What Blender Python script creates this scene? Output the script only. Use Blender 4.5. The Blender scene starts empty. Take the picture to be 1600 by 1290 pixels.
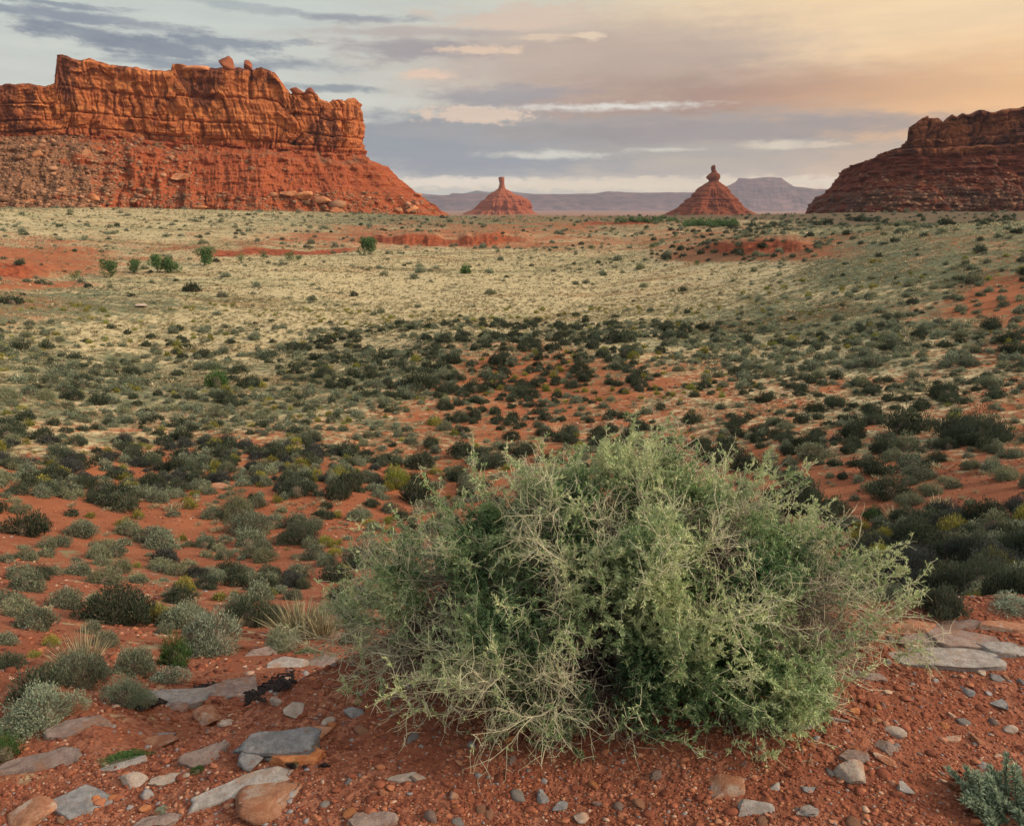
import bpy, math, random
import numpy as np
from mathutils import Vector, noise as mnoise

# ------------------------------------------------------------------ camera, sky, sun, exposure
SC = bpy.context.scene
COL = SC.collection
CAM_Z, PITCH, FPX = 1.6, math.radians(17.0), 1067.0
cam_data = bpy.data.cameras.new("camera")
cam_data.sensor_width, cam_data.sensor_fit, cam_data.lens = 36.0, 'HORIZONTAL', 24.0
cam_data.clip_start, cam_data.clip_end = 0.05, 90000.0
cam = bpy.data.objects.new("camera", cam_data)
COL.objects.link(cam)
cam.location = (0, 0, CAM_Z)
cam.rotation_euler = (math.radians(90) - PITCH, 0, 0)
SC.camera = cam
SC.view_settings.view_transform = 'Standard'
SC.view_settings.look = 'None'
SC.view_settings.exposure = 0.0
SC.view_settings.gamma = 1.0
SC.cycles.max_bounces = 5
SC.cycles.diffuse_bounces = 3
SC.cycles.glossy_bounces = 1
SC.cycles.transmission_bounces = 3
SC.cycles.volume_bounces = 0
SC.cycles.use_adaptive_sampling = True
SC.cycles.adaptive_threshold = 0.02

SUN_AZ, SUN_EL = 96.0, 29.0          # degrees clockwise from the view direction, above the horizon
sd = bpy.data.lights.new("sun", 'SUN')
sd.energy, sd.angle, sd.color = 3.8, math.radians(9), (1.0, 0.82, 0.62)
sun = bpy.data.objects.new("sun", sd)
COL.objects.link(sun)
_a, _e = math.radians(SUN_AZ), math.radians(SUN_EL)
sun_dir = Vector((math.sin(_a) * math.cos(_e), math.cos(_a) * math.cos(_e), math.sin(_e)))
sun.rotation_euler = (-sun_dir).to_track_quat('-Z', 'Y').to_euler()

def lin(r, g, b):
    f = lambda c: (c / 255 / 12.92) if c / 255 <= 0.04045 else ((c / 255 + 0.055) / 1.055) ** 2.4
    return (f(r), f(g), f(b), 1.0)

def bearing(px, py):
    """azimuth and elevation in degrees of a direction given on the 1600 x 1290 frame"""
    X, v = px - 800.0, 645.0 - py
    fwd = FPX * math.cos(PITCH) + v * math.sin(PITCH)
    up = v * math.cos(PITCH) - FPX * math.sin(PITCH)
    return math.degrees(math.atan2(X, fwd)), math.degrees(math.atan2(up, math.hypot(X, fwd)))

class NT:
    """tiny helper for node trees"""
    def __init__(s, tree):
        s.t = tree; s.n = tree.nodes; s.l = tree.links
    def node(s, kind, ins=None, **kw):
        nd = s.n.new(kind)
        for k, v in kw.items():
            setattr(nd, k, v)
        for k, v in (ins or {}).items():
            s.put(nd.inputs[k], v)
        return nd
    def put(s, sock, v):
        if isinstance(v, bpy.types.NodeSocket):
            s.l.new(v, sock)
        elif isinstance(v, bpy.types.Node):
            s.l.new(v.outputs[0], sock)
        else:
            sock.default_value = v
    def math(s, op, a, b=0.0, c=None, clamp=False):
        nd = s.node('ShaderNodeMath', {0: a, 1: b}, operation=op, use_clamp=clamp)
        if c is not None:
            s.put(nd.inputs[2], c)
        return nd.outputs[0]
    def vmath(s, op, a, b=None):
        nd = s.node('ShaderNodeVectorMath', {0: a}, operation=op)
        if b is not None:
            s.put(nd.inputs[1], b)
        return nd.outputs['Value'] if op in ('LENGTH', 'DOT_PRODUCT') else nd.outputs[0]
    def mix(s, fac, a, b, blend='MIX'):
        nd = s.node('ShaderNodeMix', data_type='RGBA', blend_type=blend)
        s.put(nd.inputs[0], fac); s.put(nd.inputs[6], a); s.put(nd.inputs[7], b)
        return nd.outputs[2]
    def rng(s, v, a, b, c=0.0, d=1.0, smooth=True):
        nd = s.node('ShaderNodeMapRange', {0: v, 1: a, 2: b, 3: c, 4: d})
        if smooth:
            nd.interpolation_type = 'SMOOTHSTEP'
        return nd.outputs[0]
    def noise(s, vec, scale, detail=4.0, rough=0.55, dist=0.0, color=False):
        nd = s.node('ShaderNodeTexNoise', {'Vector': vec, 'Scale': scale, 'Detail': detail, 'Roughness': rough, 'Distortion': dist})
        return nd.outputs['Color'] if color else nd.outputs['Fac']
    def scale(s, vec, sc):
        return s.node('ShaderNodeMapping', {'Vector': vec, 'Scale': sc}).outputs[0]

def make_world():
    w = bpy.data.worlds.new("World")
    SC.world = w
    w.use_nodes = True
    w.node_tree.nodes.clear()
    N = NT(w.node_tree)
    d = N.node('ShaderNodeTexCoord').outputs['Generated']
    sep = N.node('ShaderNodeSeparateXYZ', {0: d})
    x, y, z = sep.outputs
    az = N.math('MULTIPLY', N.math('ARCTAN2', x, y), 57.29578)
    el = N.math('MULTIPLY', N.math('ARCSINE', z), 57.29578)
    P = N.node('ShaderNodeCombineXYZ', {0: az, 1: el, 2: 0.0}).outputs[0]
    # soft warp so that no cloud edge is a clean ellipse; clouds stretch along the horizon
    w1 = N.noise(N.scale(P, (0.05, 0.22, 1)), 1.0, 6, 0.6, color=True)
    w1 = N.vmath('MULTIPLY', N.vmath('SUBTRACT', w1, (0.5, 0.5, 0.5)), (12.0, 3.0, 0))
    w2 = N.noise(N.scale(P, (0.30, 1.3, 1)), 1.0, 6, 0.65, color=True)
    w2 = N.vmath('MULTIPLY', N.vmath('SUBTRACT', w2, (0.5, 0.5, 0.5)), (3.2, 1.0, 0))
    Q = N.vmath('ADD', P, N.vmath('ADD', w1, w2))
    Qs = N.vmath('ADD', P, N.vmath('MULTIPLY', w2, (0.8, 0.8, 0)))
    fil = N.noise(N.scale(P, (0.16, 1.0, 1)), 1.0, 8, 0.62)
    grain = N.math('MULTIPLY', N.math('SUBTRACT', fil, 0.5), 1.5)
    fil2 = N.noise(N.scale(P, (0.42, 1.25, 1)), 1.0, 9, 0.68)
    grain = N.math('MULTIPLY_ADD', N.math('SUBTRACT', fil2, 0.5), 2.3, grain)
    grain2 = N.math('MULTIPLY', N.math('SUBTRACT', N.noise(N.scale(P, (0.8, 1.6, 1)), 1.0, 9, 0.66), 0.5), 3.2)
    sky = N.node('ShaderNodeTexSky', sky_type='NISHITA', sun_disc=False)
    sky.sun_elevation = math.radians(SUN_EL)
    sky.sun_rotation = math.radians(SUN_AZ)
    sky.air_density, sky.dust_density = 1.0, 1.5
    clear = N.mix(1.0, sky, (0.06, 0.06, 0.06, 1), 'MULTIPLY')
    veil = N.mix(N.rng(el, 0, 16), (0.80, 0.79, 0.70, 1), (0.66, 0.72, 0.665, 1))
    veil = N.mix(N.rng(el, 16, 50), veil, (0.80, 0.85, 0.90, 1))
    c = N.mix(0.9, clear, veil)
    def blob(c, px, py, rx, ry, col, soft=0.6, amt=1.0, k=1.0, vec=None):
        ca, ce = bearing(px, py)
        a0, _ = bearing(px - rx, py); a1, _ = bearing(px + rx, py)
        _, e0 = bearing(px, py - ry); _, e1 = bearing(px, py + ry)
        ra, re = (a1 - a0) / 2, (e0 - e1) / 2
        v = N.vmath('MULTIPLY', N.vmath('SUBTRACT', vec or Q, (ca, ce, 0)), (1 / ra, 1 / re, 0))
        dd = N.math('MULTIPLY_ADD', grain2 if vec else grain, -0.55 * k, N.vmath('LENGTH', v))
        m = N.rng(dd, 1 + soft, 1 - soft, 0, amt)
        return N.mix(m, c, col if len(col) == 4 else lin(*col))
    c = blob(c, 1800, 60, 1150, 400, (0.93, 0.67, 0.40, 1), 0.75, 1.0, 0.25)
    c = blob(c, 1480, 30, 400, 100, (1.08, 0.84, 0.53, 1), 0.8, 0.85, 0.3)
    c = blob(c, 1240, 110, 160, 60, (0.90, 0.70, 0.50, 1), 0.8, 0.7, 0.6)
    c = blob(c, 1330, 70, 380, 110, (0.97, 0.71, 0.43, 1), 0.8, 0.85, 0.4)
    c = blob(c, 870, 90, 300, 60, (202, 186, 174), 0.7, 0.75, 0.9)
    c = blob(c, 980, 100, 230, 60, (196, 174, 160), 0.8, 0.85, 0.5)
    c = blob(c, 1160, 168, 400, 52, (176, 144, 130), 0.7, 0.95, 0.4)
    c = blob(c, 1330, 150, 180, 40, (190, 150, 128), 0.8, 0.7, 0.4)
    c = blob(c, 1250, 225, 330, 45, (202, 176, 152), 0.6, 0.85, 0.7)
    c = blob(c, 1720, 190, 520, 130, (0.98, 0.56, 0.25, 1), 0.75, 1.0, 0.25)
    c = blob(c, 980, 250, 420, 26, (190, 180, 166), 0.6, 0.85, 0.8)
    c = blob(c, 730, 225, 260, 50, (150, 160, 169), 0.35, 0.95, 0.8)
    c = blob(c, 960, 205, 330, 30, (174, 168, 164), 0.5, 0.8, 1.0)
    c = blob(c, 1120, 208, 330, 22, (158, 150, 150), 0.5, 0.7, 1.3)
    c = blob(c, 1080, 238, 260, 10, (178, 172, 163), 0.5, 0.7, 1.0)
    c = blob(c, 150, 52, 100, 13, (142, 150, 162), 0.55, 0.85, 2.2)
    c = blob(c, 250, 68, 150, 16, (134, 144, 158), 0.5, 0.9, 2.2)
    c = blob(c, 170, 30, 150, 10, (150, 157, 168), 0.5, 0.85, 2.0)
    c = blob(c, 380, 62, 90, 9, (140, 149, 162), 0.5, 0.85, 1.9)
    c = blob(c, 120, 6, 90, 6, (140, 150, 164), 0.5, 0.85, 1.9)
    c = blob(c, 90, 24, 120, 9, (146, 155, 167), 0.6, 0.85, 1.6)
    c = blob(c, 340, 98, 150, 10, (140, 150, 163), 0.6, 0.85, 1.6)
    c = blob(c, 420, 10, 120, 8, (168, 176, 180), 0.6, 0.7, 1.6)
    c = blob(c, 515, 139, 75, 6, (142, 153, 161), 0.6, 0.85, 1.3, Qs)
    c = blob(c, 640, 84, 110, 17, (164, 158, 163), 0.55, 0.8, 1.7)
    c = blob(c, 780, 148, 110, 15, (166, 164, 168), 0.6, 0.8, 1.5)
    c = blob(c, 560, 20, 90, 9, (152, 157, 167), 0.6, 0.8, 1.6)
    c = blob(c, 660, 52, 140, 9, (190, 178, 174), 0.6, 0.7, 1.5)
    c = blob(c, 810, 24, 125, 22, (226, 202, 182), 0.4, 0.85, 1.7)
    c = blob(c, 755, 79, 62, 7, (246, 216, 186), 0.5, 0.85, 1.5, Qs)
    c = blob(c, 918, 56, 22, 7, (246, 222, 192), 0.4, 0.85, 1.2, Qs)
    c = blob(c, 850, 60, 40, 5, (240, 214, 186), 0.5, 0.7, 1.4, Qs)
    c = blob(c, 670, 116, 40, 7, (240, 208, 184), 0.5, 0.85, 1.4, Qs)
    c = blob(c, 745, 180, 85, 12, (238, 212, 188), 0.35, 0.9, 1.7, Qs)
    c = blob(c, 945, 167, 125, 5, (236, 232, 222), 0.9, 0.95, 1.7, Qs)
    c = blob(c, 860, 242, 80, 5, (228, 226, 212), 0.9, 0.95, 1.5, Qs)
    c = blob(c, 1212, 226, 42, 6, (236, 222, 196), 0.9, 0.95, 1.2, Qs)
    c = blob(c, 1290, 226, 26, 4, (236, 216, 188), 0.5, 0.8, 1.2, Qs)
    c = blob(c, 1035, 234, 40, 3, (226, 222, 206), 0.9, 0.85, 1.2, Qs)
    c = blob(c, 1060, 287, 560, 10, (1.08, 0.90, 0.64, 1), 0.5, 0.9, 1.6, Qs)
    c = blob(c, 700, 284, 120, 8, (1.15, 1.0, 0.78, 1), 0.5, 0.9, 1.2, Qs)
    c = N.mix(1.0, c, N.mix(N.rng(N.noise(N.scale(P, (0.10, 0.75, 1)), 1.0, 9, 0.6), 0.3, 0.7), (0.95, 0.95, 0.965, 1), (1.05, 1.045, 1.035, 1)), 'MULTIPLY')
    # the low sun behind thin cloud, far to the right of the view
    v = N.vmath('DOT_PRODUCT', d, tuple(sun_dir))
    c = N.mix(N.rng(v, 0.5, 1.0, 0, 0.9), c, (2.0, 1.6, 1.15, 1))
    below = N.rng(el, -1.0, -6.0, 0, 1)
    c = N.mix(below, c, (0.20, 0.12, 0.08, 1))
    bg = N.node('ShaderNodeBackground', {'Color': c, 'Strength': 0.93})
    out = N.node('ShaderNodeOutputWorld', {0: bg.outputs[0]})
    w.cycles.sampling_method = 'MANUAL'
    w.cycles.sample_map_resolution = 512
make_world()

# ------------------------------------------------------------------ helpers
RNG = np.random.default_rng(11)

def tag(o, label=None, cat=None, group=None, kind=None):
    if label: o['label'] = label
    if cat: o['category'] = cat
    if group: o['group'] = group
    if kind: o['kind'] = kind
    return o

def mesh_data(name, verts, faces, mats=(), attrs=None, smooth=False, mat_idx=None):
    """verts (n,3); faces: one (m,k) array or a list of such arrays"""
    if not isinstance(faces, (list, tuple)):
        faces = [faces]
    faces = [f for f in faces if len(f)]
    me = bpy.data.meshes.new(name)
    me.vertices.add(len(verts))
    me.vertices.foreach_set('co', np.asarray(verts, np.float32).ravel())
    nl = sum(f.size for f in faces); nf = sum(len(f) for f in faces)
    me.loops.add(nl); me.polygons.add(nf)
    me.loops.foreach_set('vertex_index', np.concatenate([f.ravel() for f in faces]).astype(np.int32))
    tot = np.concatenate([np.full(len(f), f.shape[1]) for f in faces])
    st = np.concatenate([[0], np.cumsum(tot)[:-1]])
    me.polygons.foreach_set('loop_start', st.astype(np.int32))
    if smooth:
        me.polygons.foreach_set('use_smooth', np.ones(nf, bool))
    for m in mats:
        me.materials.append(m)
    if mat_idx is not None:
        me.polygons.foreach_set('material_index', np.asarray(mat_idx, np.int32))
    for k, a in (attrs or {}).items():
        at = me.attributes.new(k, 'FLOAT', 'POINT')
        at.data.foreach_set('value', np.asarray(a, np.float32))
    me.update(calc_edges=True)
    return me

def link(name, me, parent=None, loc=None, rz=0.0, sc=None):
    o = bpy.data.objects.new(name, me)
    COL.objects.link(o)
    if parent is not None: o.parent = parent
    if loc is not None: o.location = loc
    if rz: o.rotation_euler = (0, 0, rz)
    if sc is not None: o.scale = sc if hasattr(sc, '__len__') else (sc, sc, sc)
    return o

def _hash(ix, iy, iz, seed):
    h = (ix.astype(np.int64) * 374761393 + iy.astype(np.int64) * 668265263 + iz.astype(np.int64) * 2147483647 + seed * 974634777) & 0xffffffff
    h = ((h ^ (h >> 13)) * 1274126177) & 0xffffffff
    h = ((h ^ (h >> 16)) * 2246822519) & 0xffffffff
    return ((h ^ (h >> 15)) & 0xffffff) / float(0xffffff)

def vnoise(x, y, z=None, seed=0):
    x = np.asarray(x, float); y = np.asarray(y, float) + 0 * x
    z = np.zeros_like(x) if z is None else np.asarray(z, float) + 0 * x
    ix, iy, iz = np.floor(x), np.floor(y), np.floor(z)
    fx, fy, fz = x - ix, y - iy, z - iz
    fx, fy, fz = [f * f * f * (f * (f * 6 - 15) + 10) for f in (fx, fy, fz)]
    r = 0
    for a in (0, 1):
        for b in (0, 1):
            for c in (0, 1):
                wgt = (fx if a else 1 - fx) * (fy if b else 1 - fy) * (fz if c else 1 - fz)
                r = r + wgt * _hash(ix + a, iy + b, iz + c, seed)
    return r * 2 - 1

def fbm(x, y, z=None, seed=0, oct=4, gain=0.5):
    r, a, f = 0, 1.0, 1.0
    for i in range(oct):
        r = r + a * vnoise(x * f, y * f, None if z is None else z * f, seed + i * 17)
        a *= gain; f *= 2.03
    return r

def sstep(a, b, x):
    t = np.clip((x - a) / (b - a), 0, 1)
    return t * t * (3 - 2 * t)

def ray(px, py):
    """(x/y, z/y) slope of the sight line"""
    X, v = px - 800.0, 645.0 - py
    fwd = FPX * np.cos(PITCH) + v * np.sin(PITCH)
    return X / fwd, (v * np.cos(PITCH) - FPX * np.sin(PITCH)) / fwd

def to_px(x, y, z):
    dz = z - CAM_Z
    dep = y * np.cos(PITCH) - dz * np.sin(PITCH)
    v = y * np.sin(PITCH) + dz * np.cos(PITCH)
    return 800 + FPX * x / dep, 645 - FPX * v / dep, dep

# ------------------------------------------------------------------ ground relief
# for each bearing (degrees): distance and height pairs, written as (sight-line row, distance)
PROFILES = {
 -46: [(1200,1.7),(1050,3.0),(950,5.5),(880,8.5),(800,13),(740,17),(690,22),(640,28),(600,34),(550,44),(500,56),(450,75),(420,95),(395,120),(370,150),(345,220),(322,330),(312,430)],
 -30: [(1130,2.6),(1060,3.6),(1000,5.0),(930,7.5),(870,10.5),(800,14.5),(740,19),(690,24),(640,31),(600,39),(550,50),(500,64),(470,78),(450,92),(432,112),(408,135),(385,175),(360,240),(338,320),(324,430)],
 -20: [(1050,3.3),(1000,4.6),(930,7),(870,10),(800,14),(740,18),(690,22.5),(640,29),(600,37),(550,48),(500,62),(460,82),(430,108),(410,135),(395,160),(380,190),(360,240),(345,310),(332,430)],
 -10: [(1000,4.2),(940,6.6),(880,9.5),(820,13),(760,17),(700,21.5),(650,27),(600,35),(560,43),(515,56),(480,74),(450,95),(420,125),(400,155),(386,190),(381,206),(378,215),(368,240),(352,310),(336,450)],
   0: [(930,6.5),(880,9),(830,12),(760,16),(700,20.5),(650,27),(600,35),(550,45),(514,55),(508,60),(495,70),(460,92),(425,122),(400,155),(386,190),(380,206),(373,225),(362,260),(348,330),(337,450)],
  10: [(930,6.2),(880,8.5),(830,11.5),(760,15.5),(700,20),(650,26),(600,33),(550,43),(520,51),(500,60),(470,78),(440,98),(412,130),(395,158),(382,190),(368,230),(356,285),(345,340),(337,450)],
  20: [(930,6),(880,8),(830,10.5),(760,14.5),(700,19),(650,25),(600,32),(550,41),(500,53),(460,67),(435,79),(415,92),(395,104),(375,115),(359,126),('z',-3.2,150),('z',-4.6,200),(336,450)],
  30: [(965,4.2),(930,5.4),(900,6.8),(850,9),(800,11.5),(750,14),(700,17.5),(650,22.5),(600,28.5),(550,36),(500,45),(460,54),(430,62),(400,72),(375,82),(347,96),('z',-1.8,120),('z',-3.2,190),(333,450)],
  46: [(965,3.8),(920,5),(880,6.6),(840,8.5),(780,11),(700,16),(650,20),(600,25),(550,31),(500,38),(460,45),(430,51),(400,59),(370,69),(342,82),('z',-1.0,110),('z',-2.4,190),(331,450)],
}
NA, NR = 93, 420
LR0, LR1 = math.log(1.2), math.log(26000)
def _table():
    lr = np.linspace(LR0, LR1, NR)
    cols, T = [], []
    for adeg, pts in PROFILES.items():
        ca = math.cos(math.radians(adeg))
        rr, zz = [1.2], [-0.05]
        for p in pts:
            if p[0] == 'z':
                rr.append(p[2]); zz.append(p[1])
            else:
                q, e = ray(800, p[0])
                rr.append(p[1]); zz.append(CAM_Z + p[1] * e * ca)
        for r_, z_ in ((900, -15.5), (1500, -21), (3000, -40), (6000, -60), (14000, -100), (30000, -160)):
            rr.append(r_); zz.append(z_)
        cols.append(adeg); T.append(np.interp(lr, np.log(rr), zz))
    T = np.array(T)
    a = np.linspace(-46, 46, NA)
    out = np.array([np.interp(a, cols, T[:, j]) for j in range(NR)]).T
    k = np.exp(-0.5 * (np.arange(-6, 7) / 2.0) ** 2); k /= k.sum()
    pad = np.pad(out, ((0, 0), (6, 6)), mode='edge')
    out = sum(k[i] * pad[:, i:i + NR] for i in range(13))
    k = np.exp(-0.5 * (np.arange(-6, 7) / 3.0) ** 2); k /= k.sum()
    pad = np.pad(out, ((6, 6), (0, 0)), mode='edge')
    return sum(k[i] * pad[i:i + NA] for i in range(13))
TAB = _table()
RIM_X = [-6, -3, -1.5, -1.1, -.64, 0, .6, 1.3, 2.0, 3.0, 6]
RIM_Y = [0.2, .95, 1.62, 1.92, 2.25, 2.65, 2.75, 2.62, 2.55, 2.5, 2.3]

_SPEED = 0
def _bank(A, R, z, pts, h, run, back, amp=0.012, seed=5):
    """a small eroded scarp: pts = (bearing, distance) along its foot; the ground behind is higher by h"""
    pts = sorted(pts)
    a = np.array([p[0] for p in pts]); r = np.array([p[1] for p in pts])
    hh = .55 + .6 * np.clip(.5 + .7 * fbm(A * .6, R * 0 + 8, seed=seed + 3, oct=3), 0, 1)
    rf = np.interp(A, a, r) * (1 + amp * fbm(A * .45, R * 0 + 3, seed=seed, oct=3) + amp * .18 * fbm(A * 5, R * 0, seed=seed + 1, oct=3))
    h = h * hh
    end = sstep(a[0] - 1.2, a[0] + 1.5, A) * sstep(a[-1] + 1.2, a[-1] - 1.5, A)
    return h * end * sstep(0, run, R - rf) * (1 - sstep(run, back, R - rf)), end * sstep(-run * .6, 0, R - rf) * (1 - sstep(run, run * 1.7, R - rf))

def relief(x, y, extra=False):
    x = np.asarray(x, float); y = np.asarray(y, float)
    R = np.maximum(np.hypot(x, y), 0.05)
    A = np.degrees(np.arctan2(x, y))
    fa = np.clip((A + 46) / 92 * (NA - 1), 0, NA - 1.001)
    fr = np.clip((np.log(R) - LR0) / (LR1 - LR0) * (NR - 1), 0, NR - 1.001)
    ia, ir = fa.astype(int), fr.astype(int)
    ta, tr = fa - ia, fr - ir
    z = (TAB[ia, ir] * (1 - ta) + TAB[ia + 1, ir] * ta) * (1 - tr) + (TAB[ia, ir + 1] * (1 - ta) + TAB[ia + 1, ir + 1] * ta) * tr
    n1 = fbm(x / 5.0, y / 5.0, seed=1, oct=3)
    n2 = fbm(x / 22.0, y / 22.0, seed=2, oct=4)
    n3 = fbm(x / 160.0, y / 160.0, seed=3, oct=4)
    z = z + 0.13 * n1 * sstep(3, 8, R) + 0.42 * n2 * sstep(12, 45, R) * (1 - sstep(300, 500, R) * .5) + 1.1 * n3 * sstep(90, 320, R)
    z = z + 10 * fbm(x / 2500.0, y / 2500.0, seed=4) * sstep(1500, 5000, R)
    red = np.zeros_like(z)
    for pts, h, run, back, amp, sd_ in SCARPS:
        dz, m = _bank(A, R, z, pts, h, run, back, amp, sd_)
        z = z + dz; red = np.maximum(red, m)
    # the ledge the photographer stands on
    yr = np.interp(x, RIM_X, RIM_Y) + 0.10 * fbm(x * 1.3, x * 0 + 7, seed=9, oct=3)
    zl = 0.03 * fbm(x / 0.9, y / 0.9, seed=12, oct=4) - 0.05 * np.maximum(x - 0.5, 0) * 0 - 0.16 * np.clip(-x - 0.4, 0, 2.0) * sstep(1.0, 2.2, y)
    w = sstep(0.32, -0.12, y - yr)
    z = w * zl + (1 - w) * np.minimum(z, zl - 0.0)
    if extra:
        return z, red, w, R, A
    return z

SCARPS = [
    ([(-12.5, 212), (-8, 203), (-4, 206), (1, 213)], 2.3, 5.0, 60, 0.02, 5),
    ([(-24, 150), (-17, 158), (-12, 176)], 0.6, 5.0, 50, 0.02, 15),
    ([(5.5, 292), (9, 286), (12, 300)], 1.0, 5.0, 40, 0.01, 25),
    ([(15.5, 116), (19, 108), (23, 100)], 0.95, 4.0, 22, 0.03, 35),
    ([(-45, 96), (-38, 98), (-34, 104)], 1.5, 5.0, 30, 0.02, 45),
]

# rows (sight-line row on the frame) x columns: how much dry grass covers the soil, and how green it is
MAP_X = np.array([0, 200, 400, 600, 800, 1000, 1200, 1400, 1600.])
MAP_Y = np.array([325, 335, 345, 355, 370, 385, 400, 420, 450, 480, 510, 550, 600, 650, 700, 760, 900.])
STRAW = np.array([
 [.6,.6,.6,.5,.5,.5,.4,.3,.3],[.8,.8,.8,.7,.5,.5,.4,.4,.4],[.9,.9,.9,.6,.5,.5,.6,.85,.85],[.75,.85,.8,.4,.4,.5,.55,.85,.85],
 [.5,.65,.45,.15,.35,.5,.5,.55,.75],[.35,.5,.4,.55,.35,.5,.25,.75,.7],[.2,.4,.6,.95,.95,.75,.4,.85,.75],[.15,.5,.85,1,1,.95,.9,.85,.75],
 [.45,.8,.95,1,1,1,.95,.9,.55],[.6,.75,1,1,1,1,.95,.75,.3],[.75,.9,1,.9,.7,.85,.9,.7,.45],[.9,.9,.9,.8,.35,.55,.6,.7,.35],
 [.85,.85,.9,.6,.25,.35,.35,.5,.35],[.6,.65,.5,.3,.12,.25,.3,.4,.25],[.2,.25,.2,.15,.1,.2,.25,.25,.2],[.1,.1,.1,.1,.1,.1,.1,.15,.1],[.2,.25,.22,.15,.15,.15,.15,.15,.1]])
GREEN = np.array([
 [.3,.3,.4,.6,.7,.7,.7,.6,.6],[.3,.3,.4,.7,.8,.7,.7,.6,.6],[.3,.3,.5,.8,.8,.7,.5,.5,.5],[.4,.4,.5,.5,.7,.6,.5,.5,.5],
 [.4,.4,.4,.4,.4,.5,.5,.5,.5],[.4,.4,.4,.4,.3,.4,.5,.5,.5],[.4,.4,.4,.25,.15,.3,.5,.5,.5],[.4,.4,.3,.15,.1,.2,.4,.5,.5],
 [.6,.5,.3,.1,.1,.15,.4,.6,.5],[.8,.8,.3,.1,.1,.3,.7,.6,.6],[.6,.4,.2,.3,.3,.5,.8,.8,.6],[.5,.5,.4,.6,.5,.4,.4,.4,.5],
 [.6,.7,.6,.7,.5,.4,.3,.3,.4],[.6,.6,.6,.6,.5,.4,.4,.4,.4],[.5,.5,.5,.5,.5,.5,.5,.5,.5],[.5,.5,.5,.5,.5,.5,.5,.5,.5],[.5,.5,.5,.5,.5,.5,.5,.5,.5]])
STRAW[10:15] = np.maximum(STRAW[10:15], np.array([.0, .46, .47, .48, .46])[:, None] * np.array([1.1, 1.1, 1.1, .9, .7, .8, .9, 1.1, .9]))
def spot(px, py, cx, cy, rx, ry): return np.exp(-(((px - cx) / rx) ** 2 + ((py - cy) / ry) ** 2))
def look(M, px, py):
    fx = np.clip(np.interp(px, MAP_X, np.arange(len(MAP_X))), 0, len(MAP_X) - 1.001)
    fy = np.clip(np.interp(py, MAP_Y, np.arange(len(MAP_Y))), 0, len(MAP_Y) - 1.001)
    i, j = fx.astype(int), fy.astype(int); a, b = fx - i, fy - j
    return (M[j, i] * (1 - a) + M[j, i + 1] * a) * (1 - b) + (M[j + 1, i] * (1 - a) + M[j + 1, i + 1] * a) * b
def cover(x, y, z, heath=False):
    px, py, dep = to_px(x, np.maximum(y, 0.3), z)
    px = np.clip(np.where(y < 0.5, 800, px), -200, 1800); py = np.where(y < 0.5, 900, py)
    nose = np.clip(spot(px, py, 1190, 388, 110, 17) + spot(px, py, 1100, 402, 60, 8), 0, 1)
    wash = np.clip(spot(px, py, 60, 445, 90, 5) + spot(px, py, 1575, 470, 60, 40) + spot(px, py, 40, 410, 90, 16), 0, 1)
    terr = sstep(850, 980, px) * sstep(347, 342, py)
    st, gr = look(STRAW, px, py), look(GREEN, px, py)
    if heath:
        Rr = np.hypot(x, y)
        return np.clip(sstep(1190, 1320, px) * sstep(150, 200, Rr) + sstep(850, 1000, px) * sstep(345, 341, py) * sstep(200, 260, Rr) * .9, 0, 1), nose
    gr = np.maximum(gr, .75 * sstep(1150, 1300, px) * sstep(470, 440, py))
    return st * (1 - .8 * nose) * (1 - wash), np.clip(np.maximum(gr, np.maximum(terr, nose)), 0, 1.2)

# ------------------------------------------------------------------ materials
def material(name):
    m = bpy.data.materials.new(name)
    m.use_nodes = True
    m.node_tree.nodes.clear()
    return m, NT(m.node_tree)
def finish(N, col, rough=0.95, bump=None, bstr=0.5, bdist=0.02, spec=0.15, normal=None):
    b = N.node('ShaderNodeBsdfPrincipled', {'Base Color': col, 'Roughness': rough, 'Specular IOR Level': spec})
    if bump is not None:
        bn = N.node('ShaderNodeBump', {'Height': bump, 'Strength': bstr, 'Distance': bdist})
        N.l.new(bn.outputs[0], b.inputs['Normal'])
    N.node('ShaderNodeOutputMaterial', {0: b.outputs[0]})
def attr(N, name):
    return N.node('ShaderNodeAttribute', attribute_name=name).outputs['Fac']
def coords(N, kind='Object'):
    return N.node('ShaderNodeTexCoord').outputs[kind]

def patchy(N, P, c):
    """broad natural patches in the dry grass: straw, olive and reddish brown stands"""
    a = N.noise(N.scale(P, (0.022, 0.055, 0.05)), 1.0, 6, 0.62, 0.5)
    b = N.noise(N.scale(P, (0.05, 0.11, 0.05)), 1.0, 6, 0.65)
    c = N.mix(N.rng(a, 0.52, 0.64, 0, 0.55), c, N.mix(1.0, c, (0.46, 0.56, 0.50, 1), 'MULTIPLY'))
    return N.mix(N.rng(b, 0.53, 0.66, 0, 0.65), c, N.mix(1.0, c, (0.66, 0.50, 0.42, 1), 'MULTIPLY'))

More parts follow.
